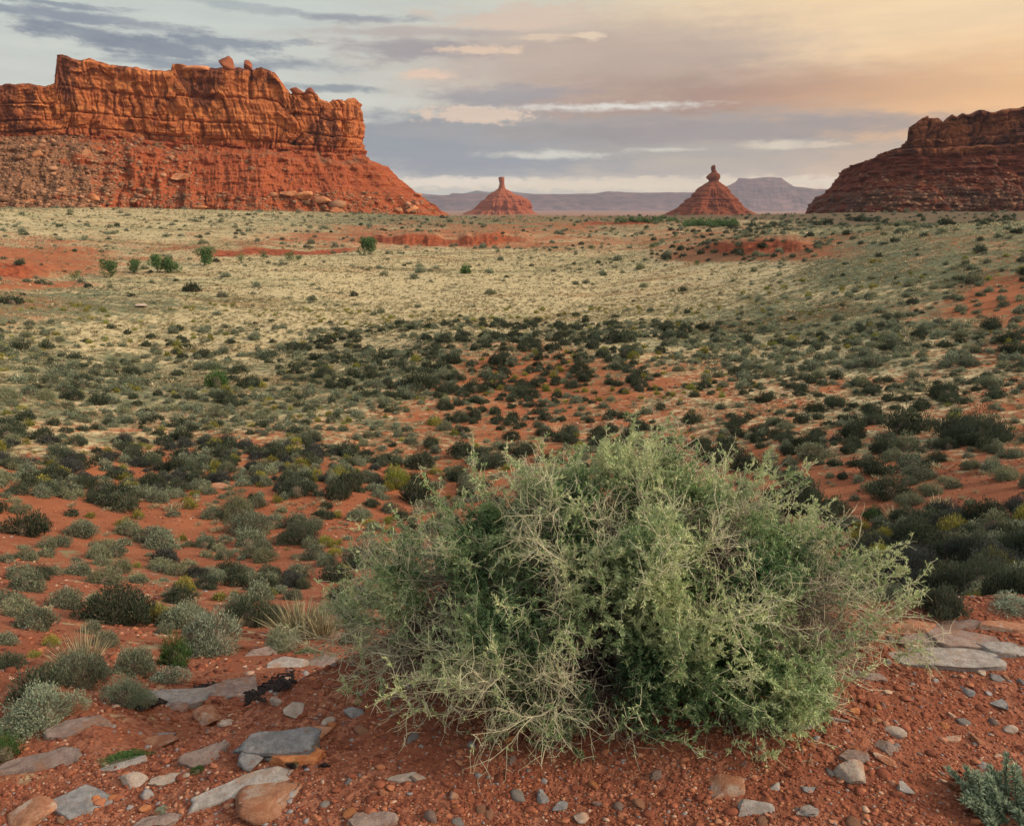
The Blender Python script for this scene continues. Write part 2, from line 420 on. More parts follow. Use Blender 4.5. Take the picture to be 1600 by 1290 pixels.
def ground_material():
    m, N = material("red_soil_and_dry_grass")
    P = coords(N)
    straw, green, near, red = attr(N, 'straw'), attr(N, 'green'), attr(N, 'near'), attr(N, 'red')
    soil = N.mix(N.rng(N.noise(P, 0.7, 7, .7), .3, .7), (0.19, 0.062, 0.028, 1), (0.365, 0.132, 0.058, 1))
    soil = N.mix(N.rng(N.noise(P, 0.13, 5), 0.4, 0.65, 0, .6), soil, (0.31, 0.107, 0.048, 1))
    soil = N.mix(N.rng(N.noise(P, 5.0, 5, .8), .54, .66, 0, .45), soil, (0.20, 0.085, 0.045, 1))
    # near gravelly soil: browner, with fine stones
    vor = N.node('ShaderNodeTexVoronoi', {'Vector': P, 'Scale': 55.0})
    v2 = N.node('ShaderNodeTexVoronoi', {'Vector': P, 'Scale': 140.0})
    st = N.node('ShaderNodeSeparateColor', {0: vor.outputs['Color']}).outputs[0]
    grav = N.mix(N.rng(st, 0.1, 0.9), (0.16, 0.055, 0.032, 1), (0.31, 0.125, 0.075, 1))
    grav = N.mix(N.rng(N.noise(P, 3.0, 5), 0.42, 0.6), grav, (0.215, 0.072, 0.04, 1))
    soil = N.mix(near, soil, grav)
    # dry grass and low green cover
    g1 = N.noise(N.scale(P, (0.5, 0.5, 0.5)), 1.0, 8, 0.7)
    g2 = N.noise(P, 3.1, 6, 0.75)
    grass = N.mix(N.rng(g2, 0.35, 0.65), (0.27, 0.215, 0.115, 1), (0.60, 0.50, 0.30, 1))
    gr = N.mix(N.rng(g2, 0.35, 0.65), (0.065, 0.078, 0.045, 1), (0.19, 0.195, 0.11, 1))
    gpat = N.math('MULTIPLY_ADD', N.math('SUBTRACT', g1, 0.5), 2.0, green)
    grass = N.mix(N.rng(gpat, 0.35, 0.75), grass, gr)
    grass = patchy(N, P, grass)
    k = N.math('MULTIPLY_ADD', N.math('SUBTRACT', g2, 0.5), 1.6, straw)
    k = N.math('MULTIPLY_ADD', N.math('SUBTRACT', g1, 0.5), 1.2, k)
    col = N.mix(N.rng(k, 0.30, 0.62), soil, grass)
    bank = N.mix(N.rng(N.noise(N.scale(P, (.9, .9, 2.2)), 1, 8, .75), .35, .65), (0.11, 0.028, 0.015, 1), (0.33, 0.088, 0.038, 1))
    hb = N.mix(N.rng(g2, .4, .6), (0.06, 0.05, 0.03, 1), (0.15, 0.10, 0.055, 1))
    col = N.mix(attr(N, 'heath'), col, hb)
    col = N.mix(red, col, bank)
    # far plain: bare pinkish clay beyond the first terrace
    far = attr(N, 'far')
    col = N.mix(far, col, N.mix(N.noise(N.scale(P, (.004, .0012, .004)), 1, 6), (0.30, 0.14, 0.11, 1), (0.20, 0.15, 0.10, 1)))
    h = N.math('ADD', N.math('MULTIPLY', vor.outputs['Distance'], 0.3), N.math('MULTIPLY', N.noise(P, 9, 8, 0.7), 1.0))
    finish(N, col, bump=h, bstr=0.6, bdist=0.03)
    return m
def rock_material(name, c1, c2, c3, scale=6.0, strata=0.0, spec=0.2):
    m, N = material(name)
    P = coords(N)
    oi = N.node('ShaderNodeObjectInfo').outputs['Random']
    P = N.vmath('ADD', P, N.node('ShaderNodeCombineXYZ', {0: N.math('MULTIPLY', oi, 37.0), 1: oi, 2: 0.0}).outputs[0])
    n = N.noise(P, scale, 8, 0.65)
    col = N.mix(N.rng(n, 0.35, 0.65), c1, c2)
    col = N.mix(N.rng(N.noise(P, scale * 0.35, 6, 0.7), 0.52, 0.66, 0, 0.85), col, c3)
    big = scale < 1
    col = N.mix(N.rng(N.noise(P, scale * 1.7, 8, 0.75), 0.54, 0.68, 0, .3 if big else .7), col, (0.26, 0.095, 0.05, 1))
    col = N.mix(1.0, col, N.mix(N.noise(P, scale * 11, 6, .8), (0.55, 0.55, 0.55, 1), (1.45, 1.45, 1.45, 1)), 'MULTIPLY')
    col = N.mix(1.0, col, N.mix(oi, (0.8, 0.8, 0.8, 1), (1.15, 1.12, 1.08, 1)), 'MULTIPLY')
    h = N.math('ADD', N.noise(P, scale * 4, 10, 0.75), N.math('MULTIPLY', N.noise(N.scale(P, (1, 1, 9)), scale, 4), 0.6))
    finish(N, col, rough=0.9, bump=h, bstr=0.9, bdist=0.6 if big else 0.008, spec=spec)
    return m
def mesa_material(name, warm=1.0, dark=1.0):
    brown = dark < .5  # the darkest copy also shifts hue, part of its painted shade
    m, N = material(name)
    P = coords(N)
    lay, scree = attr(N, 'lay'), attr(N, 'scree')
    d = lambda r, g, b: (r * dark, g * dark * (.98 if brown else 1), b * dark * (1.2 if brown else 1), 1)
    stain = N.noise(N.scale(P, (0.055, 0.055, 0.03)), 1.0, 7, 0.65, 0.6)
    stain2 = N.noise(N.scale(P, (0.35, 0.35, 0.03)), 1.0, 5, 0.6)
    band = N.noise(N.scale(P, (0.006, 0.006, 0.45)), 1.0, 5, 0.7)
    fine = N.noise(P, 0.45, 8, 0.7)
    cl = N.mix(N.rng(fine, .32, .68), d(0.34, 0.10, 0.038), d(0.58, 0.205, 0.072))
    cl = N.mix(N.rng(N.noise(N.scale(P, (0.11, 0.11, 0.07)), 1.0, 7, 0.65), 0.40, 0.62, 0, .8), cl, d(0.62, 0.235, 0.08))
    cl = N.mix(N.rng(band, 0.40, 0.62), cl, d(0.36, 0.105, 0.04))
    cl = N.mix(N.rng(stain, 0.50, 0.57, 0, 0.9), cl, d(0.13, 0.042, 0.025))
    cl = N.mix(N.rng(stain2, 0.54, 0.68, 0, 0.6), cl, d(0.19, 0.055, 0.03))
    tl = N.mix(N.rng(fine, .3, .7), d(0.25, 0.055, 0.022), d(0.40, 0.12, 0.05))
    tl = N.mix(N.rng(N.noise(N.scale(P, (0.02, 0.02, 0.5)), 1.0, 6, 0.7), 0.46, 0.64, 0, .75), tl, d(0.25, 0.05, 0.022))
    sp = N.noise(P, 1.1, 6, 0.7)
    sc = N.mix(N.rng(sp, .38, .62), d(0.11, 0.075, 0.042), d(0.34, 0.18, 0.105))
    k = N.math('MULTIPLY_ADD', N.math('SUBTRACT', N.noise(P, 0.12, 5, 0.6), 0.5), 1.6, scree)
    tl = N.mix(N.rng(k, 0.4, 0.7, 0, 0.85), tl, sc)
    col = N.mix(lay, tl, cl)
    h = N.math('ADD', N.math('MULTIPLY', fine, 1.4), N.math('MULTIPLY', band, .6))
    finish(N, col, bump=h, bstr=0.8, bdist=1.2)
    return m

# ------------------------------------------------------------------ the ground sheet
def build_ground():
    az = np.concatenate([np.arange(-180, -50, 3.0), np.arange(-50, 50, 0.11), np.arange(50, 180, 3.0)])
    n = len(az)
    rad = np.concatenate([[0.02], np.exp(np.linspace(math.log(0.35), math.log(5000), 640)), np.exp(np.linspace(math.log(5300), math.log(12500), 16))])
    A, R = np.meshgrid(np.radians(az), rad)
    x, y = R * np.sin(A), R * np.cos(A)
    z, red, w, _, Ad = relief(x.ravel(), y.ravel(), True)
    x, y, Rr = x.ravel(), y.ravel(), R.ravel()
    st, gr = cover(x, y, z)
    he, ns = cover(x, y, z, True)
    he = np.clip(he * sstep(140, 180, R.ravel()) + .55 * ns, 0, 1)
    st = np.where(w > 0.5, 0.0, st)
    st = st + 0.18 * fbm(x / 9, y / 9, seed=31) * sstep(8, 30, Rr)
    far = sstep(480, 620, Rr)
    near = np.maximum(w, sstep(22, 5, Rr) * 0.85)
    i = np.arange(len(rad) - 1)[:, None] * n; j = np.arange(n)[None, :]
    jn = (j + 1) % n
    f = np.stack([i + j, i + n + j, i + n + jn, i + jn], -1).reshape(-1, 4)[:, ::-1]
    me = mesh_data("ground", np.stack([x, y, z], 1), f, [ground_material()],
                   {'straw': st, 'green': gr, 'near': near, 'red': red, 'far': far, 'heath': he}, smooth=True)
    o = link("ground", me)
    tag(o, kind='structure')
build_ground()

# ------------------------------------------------------------------ mesas and buttes
def sil(pts):
    q, e = zip(*[ray(px, py) for px, py in pts])
    return np.array(q), np.array(e)

def resample(poly, n, dens=None):
    P = np.array(poly, float); P = np.vstack([P, P[:1]])
    for _ in range(3):   # round the corners (Chaikin)
        Q = []
        for a, b in zip(P[:-1], P[1:]):
            Q += [a * .75 + b * .25, a * .25 + b * .75]
        P = np.array(Q + [Q[0]])
    s = np.concatenate([[0], np.cumsum(np.hypot(*np.diff(P, axis=0).T))])
    m = 4000
    t = np.linspace(0, s[-1], m)
    X, Y = np.interp(t, s, P[:, 0]), np.interp(t, s, P[:, 1])
    w = dens(X, Y) if dens else np.ones(m)
    c = np.concatenate([[0], np.cumsum((w[1:] + w[:-1]) / 2)]); c /= c[-1]
    k = np.interp(np.arange(n) / n, c, t)
    x, y = np.interp(k, t, X), np.interp(k, t, Y)
    return k, x, y, s[-1]

def joints(s, L, lo, hi, seed, amp=1.0):
    """offset and crack depth along the wall for one bed of jointed sandstone"""
    r = np.random.default_rng(seed)
    b = [0.0]
    while b[-1] < L:
        b.append(b[-1] + r.uniform(lo, hi) * (1.8 if r.random() < .25 else 1))
    b = np.array(b); off = r.uniform(-1, 1, len(b)) * amp; dep = r.uniform(0.1, 1, len(b)) ** 2
    i = np.clip(np.searchsorted(b, s) - 1, 0, len(b) - 2)
    wdt = b[i + 1] - b[i]
    f = (s - b[i]) / wdt
    d0, d1 = s - b[i], b[i + 1] - s
    bulge = 0.28 * np.sqrt(np.clip(4 * f * (1 - f), 0, 1)) * amp
    crack = -(4.6 * dep[i] * np.exp(-(d0 / 0.8) ** 2) + 4.6 * dep[i + 1] * np.exp(-(d1 / 0.8) ** 2))
    return off[i] + bulge + crack

def wall_mesa(name, poly, dens, top, foot, prof, W, mat, mid, nu=1300, nt=96, nc=110, beds=(0, .10, .30, .62, 1.0), seed=1, amp=1.0, scree=None, label='', cat='mesa', tiers=None):
    s, x, y, L = resample(poly, nu, dens)
    nxt = np.roll(np.arange(nu), -3); prv = np.roll(np.arange(nu), 3)
    tx, ty = x[nxt] - x[prv], y[nxt] - y[prv]
    l = np.hypot(tx, ty); nx, ny = ty / l, -tx / l
    cx, cy = x.mean(), y.mean()
    area = np.sum(x * np.roll(y, -1) - np.roll(x, -1) * y)
    if area < 0: nx, ny = -nx, -ny
    q = x / y
    # distance of the near face on this bearing, so that the skyline keeps its height across the top
    front = (ny < 0.2)
    order = np.argsort(q[front]); yf = np.interp(q, q[front][order], y[front][order])
    ztop = CAM_Z + yf * np.interp(q, *top)
    zft = CAM_Z + yf * np.interp(q, *foot)
    ztop = ztop - 12 * sstep(-.15, .5, ny)
    ztop = ztop + 0.9 * fbm(s / 9, s * 0, seed=seed + 3, oct=4) * amp
    rows, lay, scr = [], [], []
    base = relief(x + nx * W, y + ny * W) - 2.5
    pt, po = np.array(prof).T           # height fraction, outward offset fraction
    big = fbm(s / 40, s * 0 + 1, seed=seed + 5, oct=3)
    for k in range(nt):
        t = k / (nt - 1)
        tt = np.clip(t + (0.05 * fbm(s / 35, s * 0 + 2, seed=seed + 6, oct=3) + .03 * fbm(s / 8, s * 0 + t * 3, seed=seed + 26, oct=3)) * min(1, (1 - t) * 6), 0, 1)
        off = W * np.interp(tt, pt, po) * (1 + 0.10 * big * (1 - t))
        z = base + (zft - base) * t
        rib = fbm(s / 11, s * 0 + t * 1.2, seed=seed + 7, oct=5, gain=0.6)
        X, Y = x + nx * off, y + ny * off
        n = fbm(X / 7, Y / 7, z / 3.0, seed=seed + 8, oct=4, gain=0.6)
        stp = fbm(X / 60, Y / 60, z / 1.6, seed=seed + 13, oct=3, gain=0.6)
        gl = np.abs(fbm(s / 16, s * 0 + 5 + t * .5, seed=seed + 17, oct=3))
        off = off + amp * (4.6 * np.abs(rib) * (1 - .7 * t) + 6.0 * np.clip(gl, 0, .6) * (1 - t) + 1.6 * n + .45 * stp)
        rows.append((x + nx * off, y + ny * off, z)); lay.append(np.full(nu, 0.0))
        sv = scree(q, t) if scree else np.full(nu, 0.25)
        scr.append(sv)
    for k in range(nc):
        t = k / (nc - 1)
        z = zft + (ztop - zft) * t
        b = np.searchsorted(beds, t, side='right') - 1
        b = min(b, len(beds) - 2)
        H = np.mean(ztop - zft)
        wob = 0.012 * fbm(s / 60, s * 0, seed=seed + 21)
        dist = min(abs(t - bb) for bb in beds[:-1]) * H
        sw = s + 3.0 * fbm(s / 24, s * 0 + np.mean(z) / 13, seed=seed + 30, oct=3)
        off = joints(sw, L, 11, 34, seed * 100 + b, 1.7) - 0.8 * b
        if b > 0:
            off = off * 0.75 + joints(sw, L, 22, 60, seed * 100 + 50, 2.6) * 0.7
        off = off - 1.5 * np.exp(-(dist / 0.6) ** 2) * (t > 0.02)
        wz = np.mean(z) + 2.2 * fbm(s / 18, s * 0 + 4, seed=seed + 51)
        i1 = np.floor(wz / 7.5); blk = _hash(np.floor(sw / 10 + i1 * .37), i1, i1 * 0, seed + 52) - .5
        i2 = np.floor(wz / 3.2 + .3); blk2 = _hash(np.floor(sw / 4.2 + i2 * .41), i2, i2 * 0, seed + 53) - .5
        off = off + amp * (3.4 * blk + 1.7 * blk2)
        fl = np.abs(fbm(sw / 4.5, s * 0 + b * 9.0 + np.mean(z) / 40, seed=seed + 40, oct=3))
        off = off - 2.3 * np.clip(.38 - fl, 0, 1) * 2.2 * (.4 + .6 * sstep(-.2, .5, fbm(s / 50, s * 0 + b * 3, seed=seed + 41)))
        X, Y = x, y
        n1 = fbm(X / 14, Y / 14, z / 9, seed=seed + 9, oct=4, gain=0.55)
        n2 = fbm(X / 2.5, Y / 2.5, z / 2.2, seed=seed + 10, oct=3)
        hz = fbm(X / 90, Y / 90, z / 1.5, seed=seed + 11, oct=3, gain=0.6)
        off = off + amp * (1.2 * n1 + 0.4 * n2 + 0.25 * hz)
        if tiers is not None:
            off = off - np.interp(t, *tiers)
        off = off - 2.5 * sstep(0.95, 1.0, t)
        rows.append((x + nx * off, y + ny * off, z)); lay.append(np.full(nu, sstep(0.0, 0.12, t))); scr.append(np.full(nu, 0.0))
    last = rows[-1]
    for k in range(1, 9):
        f = k / 9
        ax, ay = mid(x)
        X, Y = last[0] * (1 - f) + ax * f, last[1] * (1 - f) + ay * f
        z = ztop - 9.0 * f + 0.8 * fbm(X / 8, Y / 8, seed=seed + 12) * f
        rows.append((X, Y, z)); lay.append(np.full(nu, 1.0)); scr.append(np.full(nu, 0.0))
    V = np.stack([np.stack(r, 1) for r in rows]).reshape(-1, 3)
    nr = len(rows)
    i = np.arange(nr - 1)[:, None] * nu; j = np.arange(nu)[None, :]; jn = (j + 1) % nu
    f = np.stack([i + j, i + jn, i + nu + jn, i + nu + j], -1).reshape(-1, 4)
    if area < 0: f = f[:, ::-1]
    me = mesh_data(name, V, f, [mat], {'lay': np.concatenate(lay), 'scree': np.concatenate(scr)})
    o = link(name, me)
    tag(o, label, cat, kind='structure')
    return o

MAT_MESA = mesa_material("orange_sandstone", dark=0.96)
MAT_MESA_SHADED = mesa_material("shaded_red_sandstone", dark=0.49)  # same sandstone darkened and browned, so the right mesa's shade sits in its colour

LEFT_POLY = [(-117, 496), (-106, 516), (-112, 556), (-330, 560), (-640, 470), (-640, 330), (-480, 382), (-311, 437), (-200, 474)]
LEFT_TOP = sil([(-400, 118), (-200, 125), (0, 130), (75, 134), (84, 131), (87, 87), (110, 88), (170, 98), (225, 107), (266, 111), (270, 102), (330, 104), (345, 108), (400, 106), (430, 112), (440, 124), (447, 142), (455, 146), (458, 139), (480, 143), (496, 146), (498, 152), (515, 158), (522, 154), (545, 156), (552, 152), (566, 156), (570, 172)])
LEFT_FOOT = sil([(-400, 205), (0, 214), (100, 210), (200, 216), (300, 226), (450, 234), (568, 241), (640, 245)])
LEFT_PROF = [(0, 1.0), (.07, .86), (.35, .62), (.47, .51), (.72, .32), (.76, .28), (.84, .24), (.92, .05), (1.0, 0.0)]
def left_scree(q, t):
    px = 800 + 1115 * q
    a = sstep(330, 60, px) * (0.95 - 0.15 * t)
    b = sstep(0.35, 0.0, t) * 0.55
    return np.maximum(np.maximum(a, b), 0.24 + 0.2 * (t > .8))
wall_mesa("mesa", LEFT_POLY, lambda X, Y: np.where((X < -75) & (X > -380) & (Y < 530 + 0 * X) & (Y < 505 - (X + 104) * -0.30 + 30), 1.0, 0.12),
          LEFT_TOP, LEFT_FOOT, LEFT_PROF, 60, MAT_MESA, lambda X: (np.clip(X, -600, -128), 532 + .316 * (np.clip(X, -600, -128) + 104)), nu=1500, seed=3, scree=left_scree,
          label="long orange sandstone mesa with sheer cliffs above a red talus slope")

RIGHT_POLY = [(234, 440), (264, 432), (340, 420), (520, 400), (700, 400), (700, 640), (300, 640), (236, 500)]
RIGHT_TOP = sil([(1240, 215), (1387, 232), (1395, 226), (1413, 214), (1417, 194), (1430, 183), (1450, 181), (1474, 184), (1478, 190), (1484, 182), (1492, 180), (1500, 184), (1508, 178), (1528, 177), (1534, 173), (1560, 171), (1585, 166), (1600, 164), (1700, 158), (2100, 150)])
RIGHT_FOOT = sil([(1240, 262), (1330, 262), (1400, 246), (1500, 244), (1600, 240), (2100, 235)])
RIGHT_PROF = [(0, 1.0), (.08, .96), (.28, .84), (.31, .78), (.46, .68), (.50, .58), (.63, .46), (.66, .38), (.78, .36), (.81, .29), (.96, .27), (1.0, .25)]
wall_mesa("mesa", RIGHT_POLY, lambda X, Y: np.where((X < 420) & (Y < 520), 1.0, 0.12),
          RIGHT_TOP, RIGHT_FOOT, RIGHT_PROF, 26, MAT_MESA_SHADED, lambda X: (np.clip(X, 280, 660), 500 + 0 * X), nu=1100, nt=110, nc=90, beds=(0, .22, .45, .75, 1.0), seed=8, amp=1.0,
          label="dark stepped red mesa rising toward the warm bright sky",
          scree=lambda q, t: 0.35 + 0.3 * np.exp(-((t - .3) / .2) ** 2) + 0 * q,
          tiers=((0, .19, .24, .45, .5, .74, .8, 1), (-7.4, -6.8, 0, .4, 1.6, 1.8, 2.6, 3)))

def butte(name, px, pyb, D, prof, mat, label, seed=1, na=260, squash=1.0, steps=1.0):
    """prof: (row on the frame, left half width px, right half width px) from foot to tip"""
    q0, e0 = ray(px, pyb)
    cx, cy = q0 * D, D
    k = D / (FPX * math.cos(PITCH) + (645 - pyb) * math.sin(PITCH))
    py = np.array([p[0] for p in prof], float); wl = np.array([p[1] for p in prof], float) * k; wr = np.array([p[2] for p in prof], float) * k
    zz = np.array([CAM_Z + D * ray(px, p)[1] for p in py])
    zs = []
    for a, b in zip(zz[:-1], zz[1:]):
        n = max(2, int(abs(b - a) / (0.55 * k)) + 1)
        zs += list(np.linspace(a, b, n, endpoint=False))
    zs.append(zz[-1]); zs = np.array(zs)
    th = np.linspace(0, 2 * np.pi, na, endpoint=False)
    T, Z = np.meshgrid(th, zs)
    WL, WR = np.interp(Z, zz, wl), np.interp(Z, zz, wr)
    c = np.cos(T)
    rad = WL * (0.5 - 0.5 * c) + WR * (0.5 + 0.5 * c)
    u = k
    n1 = fbm(np.cos(T) * 3, np.sin(T) * 3, Z / (14 * u), seed=seed, oct=5, gain=.6)
    n2 = fbm(np.cos(T) * 1.2 + 9, np.sin(T) * 1.2, Z / (1.8 * u), seed=seed + 4, oct=3, gain=.6)
    gul = np.abs(fbm(np.cos(T) * 6, np.sin(T) * 6, Z / (60 * u), seed=seed + 2, oct=3))
    lop = fbm(np.cos(T) * .9 + 4, np.sin(T) * .9 + Z / (45 * u), seed=seed + 9, oct=3)
    rad = rad * (1 + 0.16 * lop * np.abs(np.sin(T)) + 0.07 * n1 - 0.16 * gul * np.clip((WR / wr.max()), 0.1, 1)) + steps * u * .75 * n2 * np.clip(rad / (12 * u), .2, 1)
    rad = np.maximum(rad, 0.02)
    X, Y = cx + rad * np.cos(T), cy + rad * np.sin(T) * squash
    V = np.stack([X, Y, Z], -1).reshape(-1, 3)
    V = np.vstack([V, [[cx, cy, zs[-1] + 0.3 * u]]])
    nr = len(zs)
    i = np.arange(nr - 1)[:, None] * na; j = np.arange(na)[None, :]; jn = (j + 1) % na
    f = np.stack([i + j, i + jn, i + na + jn, i + na + j], -1).reshape(-1, 4)
    cap = np.stack([(nr - 1) * na + j[0], (nr - 1) * na + jn[0], np.full(na, nr * na)], -1)
    lay = np.append((sstep(0.55, 0.9, (Z - zz[0]) / (zz[-1] - zz[0]))).ravel() * 0.35, .4)
    me = mesh_data(name, V, [f, cap], [mat], {'lay': lay, 'scree': np.append(sstep(.25, .0, (Z - zz[0]) / (zz[-1] - zz[0])).ravel() * .5 + .1, 0)})
    o = link(name, me)
    tag(o, label, 'butte', kind='structure')
MAT_BUTTE = mesa_material("dark_red_sandstone", dark=0.64)
butte("butte", 1110, 338, 1250, [(342, 84, 84), (334, 68, 66), (328, 58, 56), (324, 50, 50), (317, 45, 44), (316, 41, 42), (310, 38, 41), (309, 33, 38), (306, 32, 36), (303, 32, 30), (300, 27, 28), (296, 24, 24), (291, 17, 19), (288, 13, 15), (285, 8, 11), (283, 6, 8), (281, 7, 9), (279, 9.5, 10.5), (275, 9.5, 10.5), (272, 7, 9), (270, 4.5, 5.5), (267.5, 3.5, 4), (266, 4.5, 2.5), (262, 5, 1.8), (258.8, 4.0, 1.0), (258, 2, 0.5)], MAT_BUTTE,
      "conical red butte crowned by a knobbed rock pinnacle", seed=41)
butte("butte", 784, 331, 2300, [(338, 66, 66), (331, 54, 52), (328, 44, 48), (322, 38, 46), (314, 32, 42), (311, 27, 39), (309, 25, 32), (307, 23, 31), (304, 20, 22), (300, 13, 15), (296, 7, 8), (294, 5, 5.5), (290, 4, 4.5), (286, 3, 4), (282, 4, 4), (279, 4.6, 4), (277, 4.6, 4), (276.6, 3, 3)], mesa_material("pale_red_sandstone", dark=0.95),
      "smaller hazy red butte with a slim blocky tower on its tip", seed=57)

def far_range(name, D, depth, pts, mat, label, foot_py, seed=1, cliff=0.35, ext=1.0):
    """long far ridge or table land: skyline pts on the frame, steep cap over a concave apron"""
    qs = np.linspace(ray(pts[0][0], 300)[0], ray(pts[-1][0], 300)[0], 700)
    q, e = sil(pts)
    zt = CAM_Z + D * np.interp(qs, q, e)
    zb = CAM_Z + D * ray(800, foot_py)[1] - 230
    zt = zt + D * 0.0003 * fbm(qs * 60, qs * 0, seed=seed, oct=5, gain=.6)
    prof = [(0, -depth * .55), (.12, -depth * .34), (.35, -depth * .17), (.55, -depth * .08), (.62, -depth * .06), (.9, -depth * .015), (1.0, 0), (1.0, depth)]
    rows = []
    for t in list(np.linspace(0, 1, 40)):
        off = np.interp(t, [p[0] for p in prof[:-1]], [p[1] for p in prof[:-1]])
        n = fbm(qs * 22, qs * 0 + t * 1.5, seed=seed + 3, oct=5, gain=.6)
        off = off + depth * 0.05 * n * (1.2 - t)
        Y = D + off
        rows.append(np.stack([qs * D, Y, zb + (zt - zb) * t], 1))
    rows.append(np.stack([qs * (D + depth), np.full(700, D + depth), zt - D * .003], 1))
    rows.append(np.stack([qs * (D + depth * 1.1), np.full(700, D + depth * 1.1), np.full(700, zb)], 1))
    V = np.concatenate(rows); nu = 700; nr = len(rows)
    i = np.arange(nr - 1)[:, None] * nu; j = np.arange(nu - 1)[None, :]
    f = np.stack([i + j, i + j + 1, i + nu + j + 1, i + nu + j], -1).reshape(-1, 4)
    lay = np.concatenate([np.full(nu, sstep(.5, .65, min(1, r / 39))) for r in range(nr)])
    me = mesh_data(name, V, f, [mat], {'lay': lay, 'scree': np.full(len(V), .2)})
    tag(link(name, me), label, 'mesa' if name == 'mesa' else 'plateau', kind='structure')
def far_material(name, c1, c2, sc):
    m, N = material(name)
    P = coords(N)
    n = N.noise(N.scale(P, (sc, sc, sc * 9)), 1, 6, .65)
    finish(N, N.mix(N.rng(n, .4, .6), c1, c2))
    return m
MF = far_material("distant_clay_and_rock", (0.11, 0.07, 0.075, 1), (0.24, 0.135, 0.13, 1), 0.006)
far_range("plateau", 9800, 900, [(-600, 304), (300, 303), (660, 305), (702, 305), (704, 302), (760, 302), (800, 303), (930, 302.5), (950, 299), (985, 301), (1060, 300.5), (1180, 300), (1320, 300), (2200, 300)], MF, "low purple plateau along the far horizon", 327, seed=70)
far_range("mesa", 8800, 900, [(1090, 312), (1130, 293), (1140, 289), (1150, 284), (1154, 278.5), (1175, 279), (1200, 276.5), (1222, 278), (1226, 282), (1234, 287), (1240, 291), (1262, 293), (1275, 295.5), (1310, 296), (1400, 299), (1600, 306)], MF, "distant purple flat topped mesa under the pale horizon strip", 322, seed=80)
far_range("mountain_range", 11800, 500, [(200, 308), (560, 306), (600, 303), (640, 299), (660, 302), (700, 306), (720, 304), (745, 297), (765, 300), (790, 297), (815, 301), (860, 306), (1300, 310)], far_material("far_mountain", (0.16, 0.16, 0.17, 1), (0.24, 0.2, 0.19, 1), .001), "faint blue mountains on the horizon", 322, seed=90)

# ------------------------------------------------------------------ air
def build_haze():
    lo = Vector((-12600, -12600, -205)); hi = Vector((12600, 12600, 460))
    v = np.array([[(lo, hi)[a][0], (lo, hi)[b][1], (lo, hi)[c][2]] for a in (0, 1) for b in (0, 1) for c in (0, 1)])
    f = np.array([[0, 1, 3, 2], [4, 6, 7, 5], [0, 4, 5, 1], [2, 3, 7, 6], [0, 2, 6, 4], [1, 5, 7, 3]])
    m, N = material("air")
    vol = N.node('ShaderNodeVolumePrincipled', {'Color': (0.66, 0.70, 0.88, 1), 'Density': 0.000056, 'Anisotropy': 0.2})
    out = N.node('ShaderNodeOutputMaterial'); N.l.new(vol.outputs[0], out.inputs['Volume'])
    tag(link("haze", mesh_data("haze", v, f, [m])), "thin bluish evening air over the valley", 'haze', kind='stuff')

# ------------------------------------------------------------------ finding places on the ground
_RS = np.exp(np.linspace(math.log(0.7), math.log(900), 170))
def on_ground(px, py):
    q, e = ray(float(px), float(py))
    Y = _RS / math.sqrt(1 + q * q)
    for it in range(3):
        g = relief(q * Y, Y); zr = CAM_Z + e * Y
        k = int(np.argmax(zr < g))
        if k == 0: k = len(Y) - 1
        a, b = Y[k - 1], Y[k]
        if it < 2: Y = np.linspace(a, b, 12)
    f = (zr[k - 1] - g[k - 1]) / max(1e-9, (zr[k - 1] - g[k - 1]) + (g[k] - zr[k]))
    y = a + (b - a) * f
    return q * y, y, float(g[k - 1] * (1 - f) + g[k] * f)

# ------------------------------------------------------------------ plants
def unit(v):
    return v / np.maximum(np.linalg.norm(v, axis=-1, keepdims=True), 1e-9)
def blades(base, d, L, W, r, bend=0.0):
    """one narrow diamond leaf per row"""
    n = len(base)
    d = unit(d)
    side = unit(np.cross(d, unit(r.normal(size=(n, 3)))))
    L = np.broadcast_to(L, (n,))[:, None]; W = np.broadcast_to(W, (n,))[:, None]
    mid = base + d * L * 0.5
    tip = base + d * L + np.array([0, 0, -1.0]) * L * bend
    V = np.stack([base, mid + side * W / 2, tip, mid - side * W / 2], 1).reshape(-1, 3)
    return V
def quads(n, off=0):
    return (np.arange(n * 4).reshape(n, 4) + off)
def tubes(p0, p1, r0, r1, sides=3):
    n = len(p0)
    d = unit(p1 - p0)
    a = unit(np.cross(d, np.where(np.abs(d[:, 2:3]) > .9, [[1., 0, 0]], [[0, 0, 1.]])))
    b = np.cross(d, a)
    r0 = np.broadcast_to(r0, (n,)); r1 = np.broadcast_to(r1, (n,))
    V = []
    for k in range(sides):
        t = 2 * math.pi * k / sides
        V.append(p0 + (a * math.cos(t) + b * math.sin(t)) * r0[:, None])
    for k in range(sides):
        t = 2 * math.pi * k / sides
        V.append(p1 + (a * math.cos(t) + b * math.sin(t)) * r1[:, None])
    V = np.stack(V, 1).reshape(-1, 3)
    o = np.arange(n)[:, None] * (2 * sides)
    F = [np.concatenate([o + k, o + (k + 1) % sides, o + sides + (k + 1) % sides, o + sides + k], 1) for k in range(sides)]
    return V, np.concatenate(F)

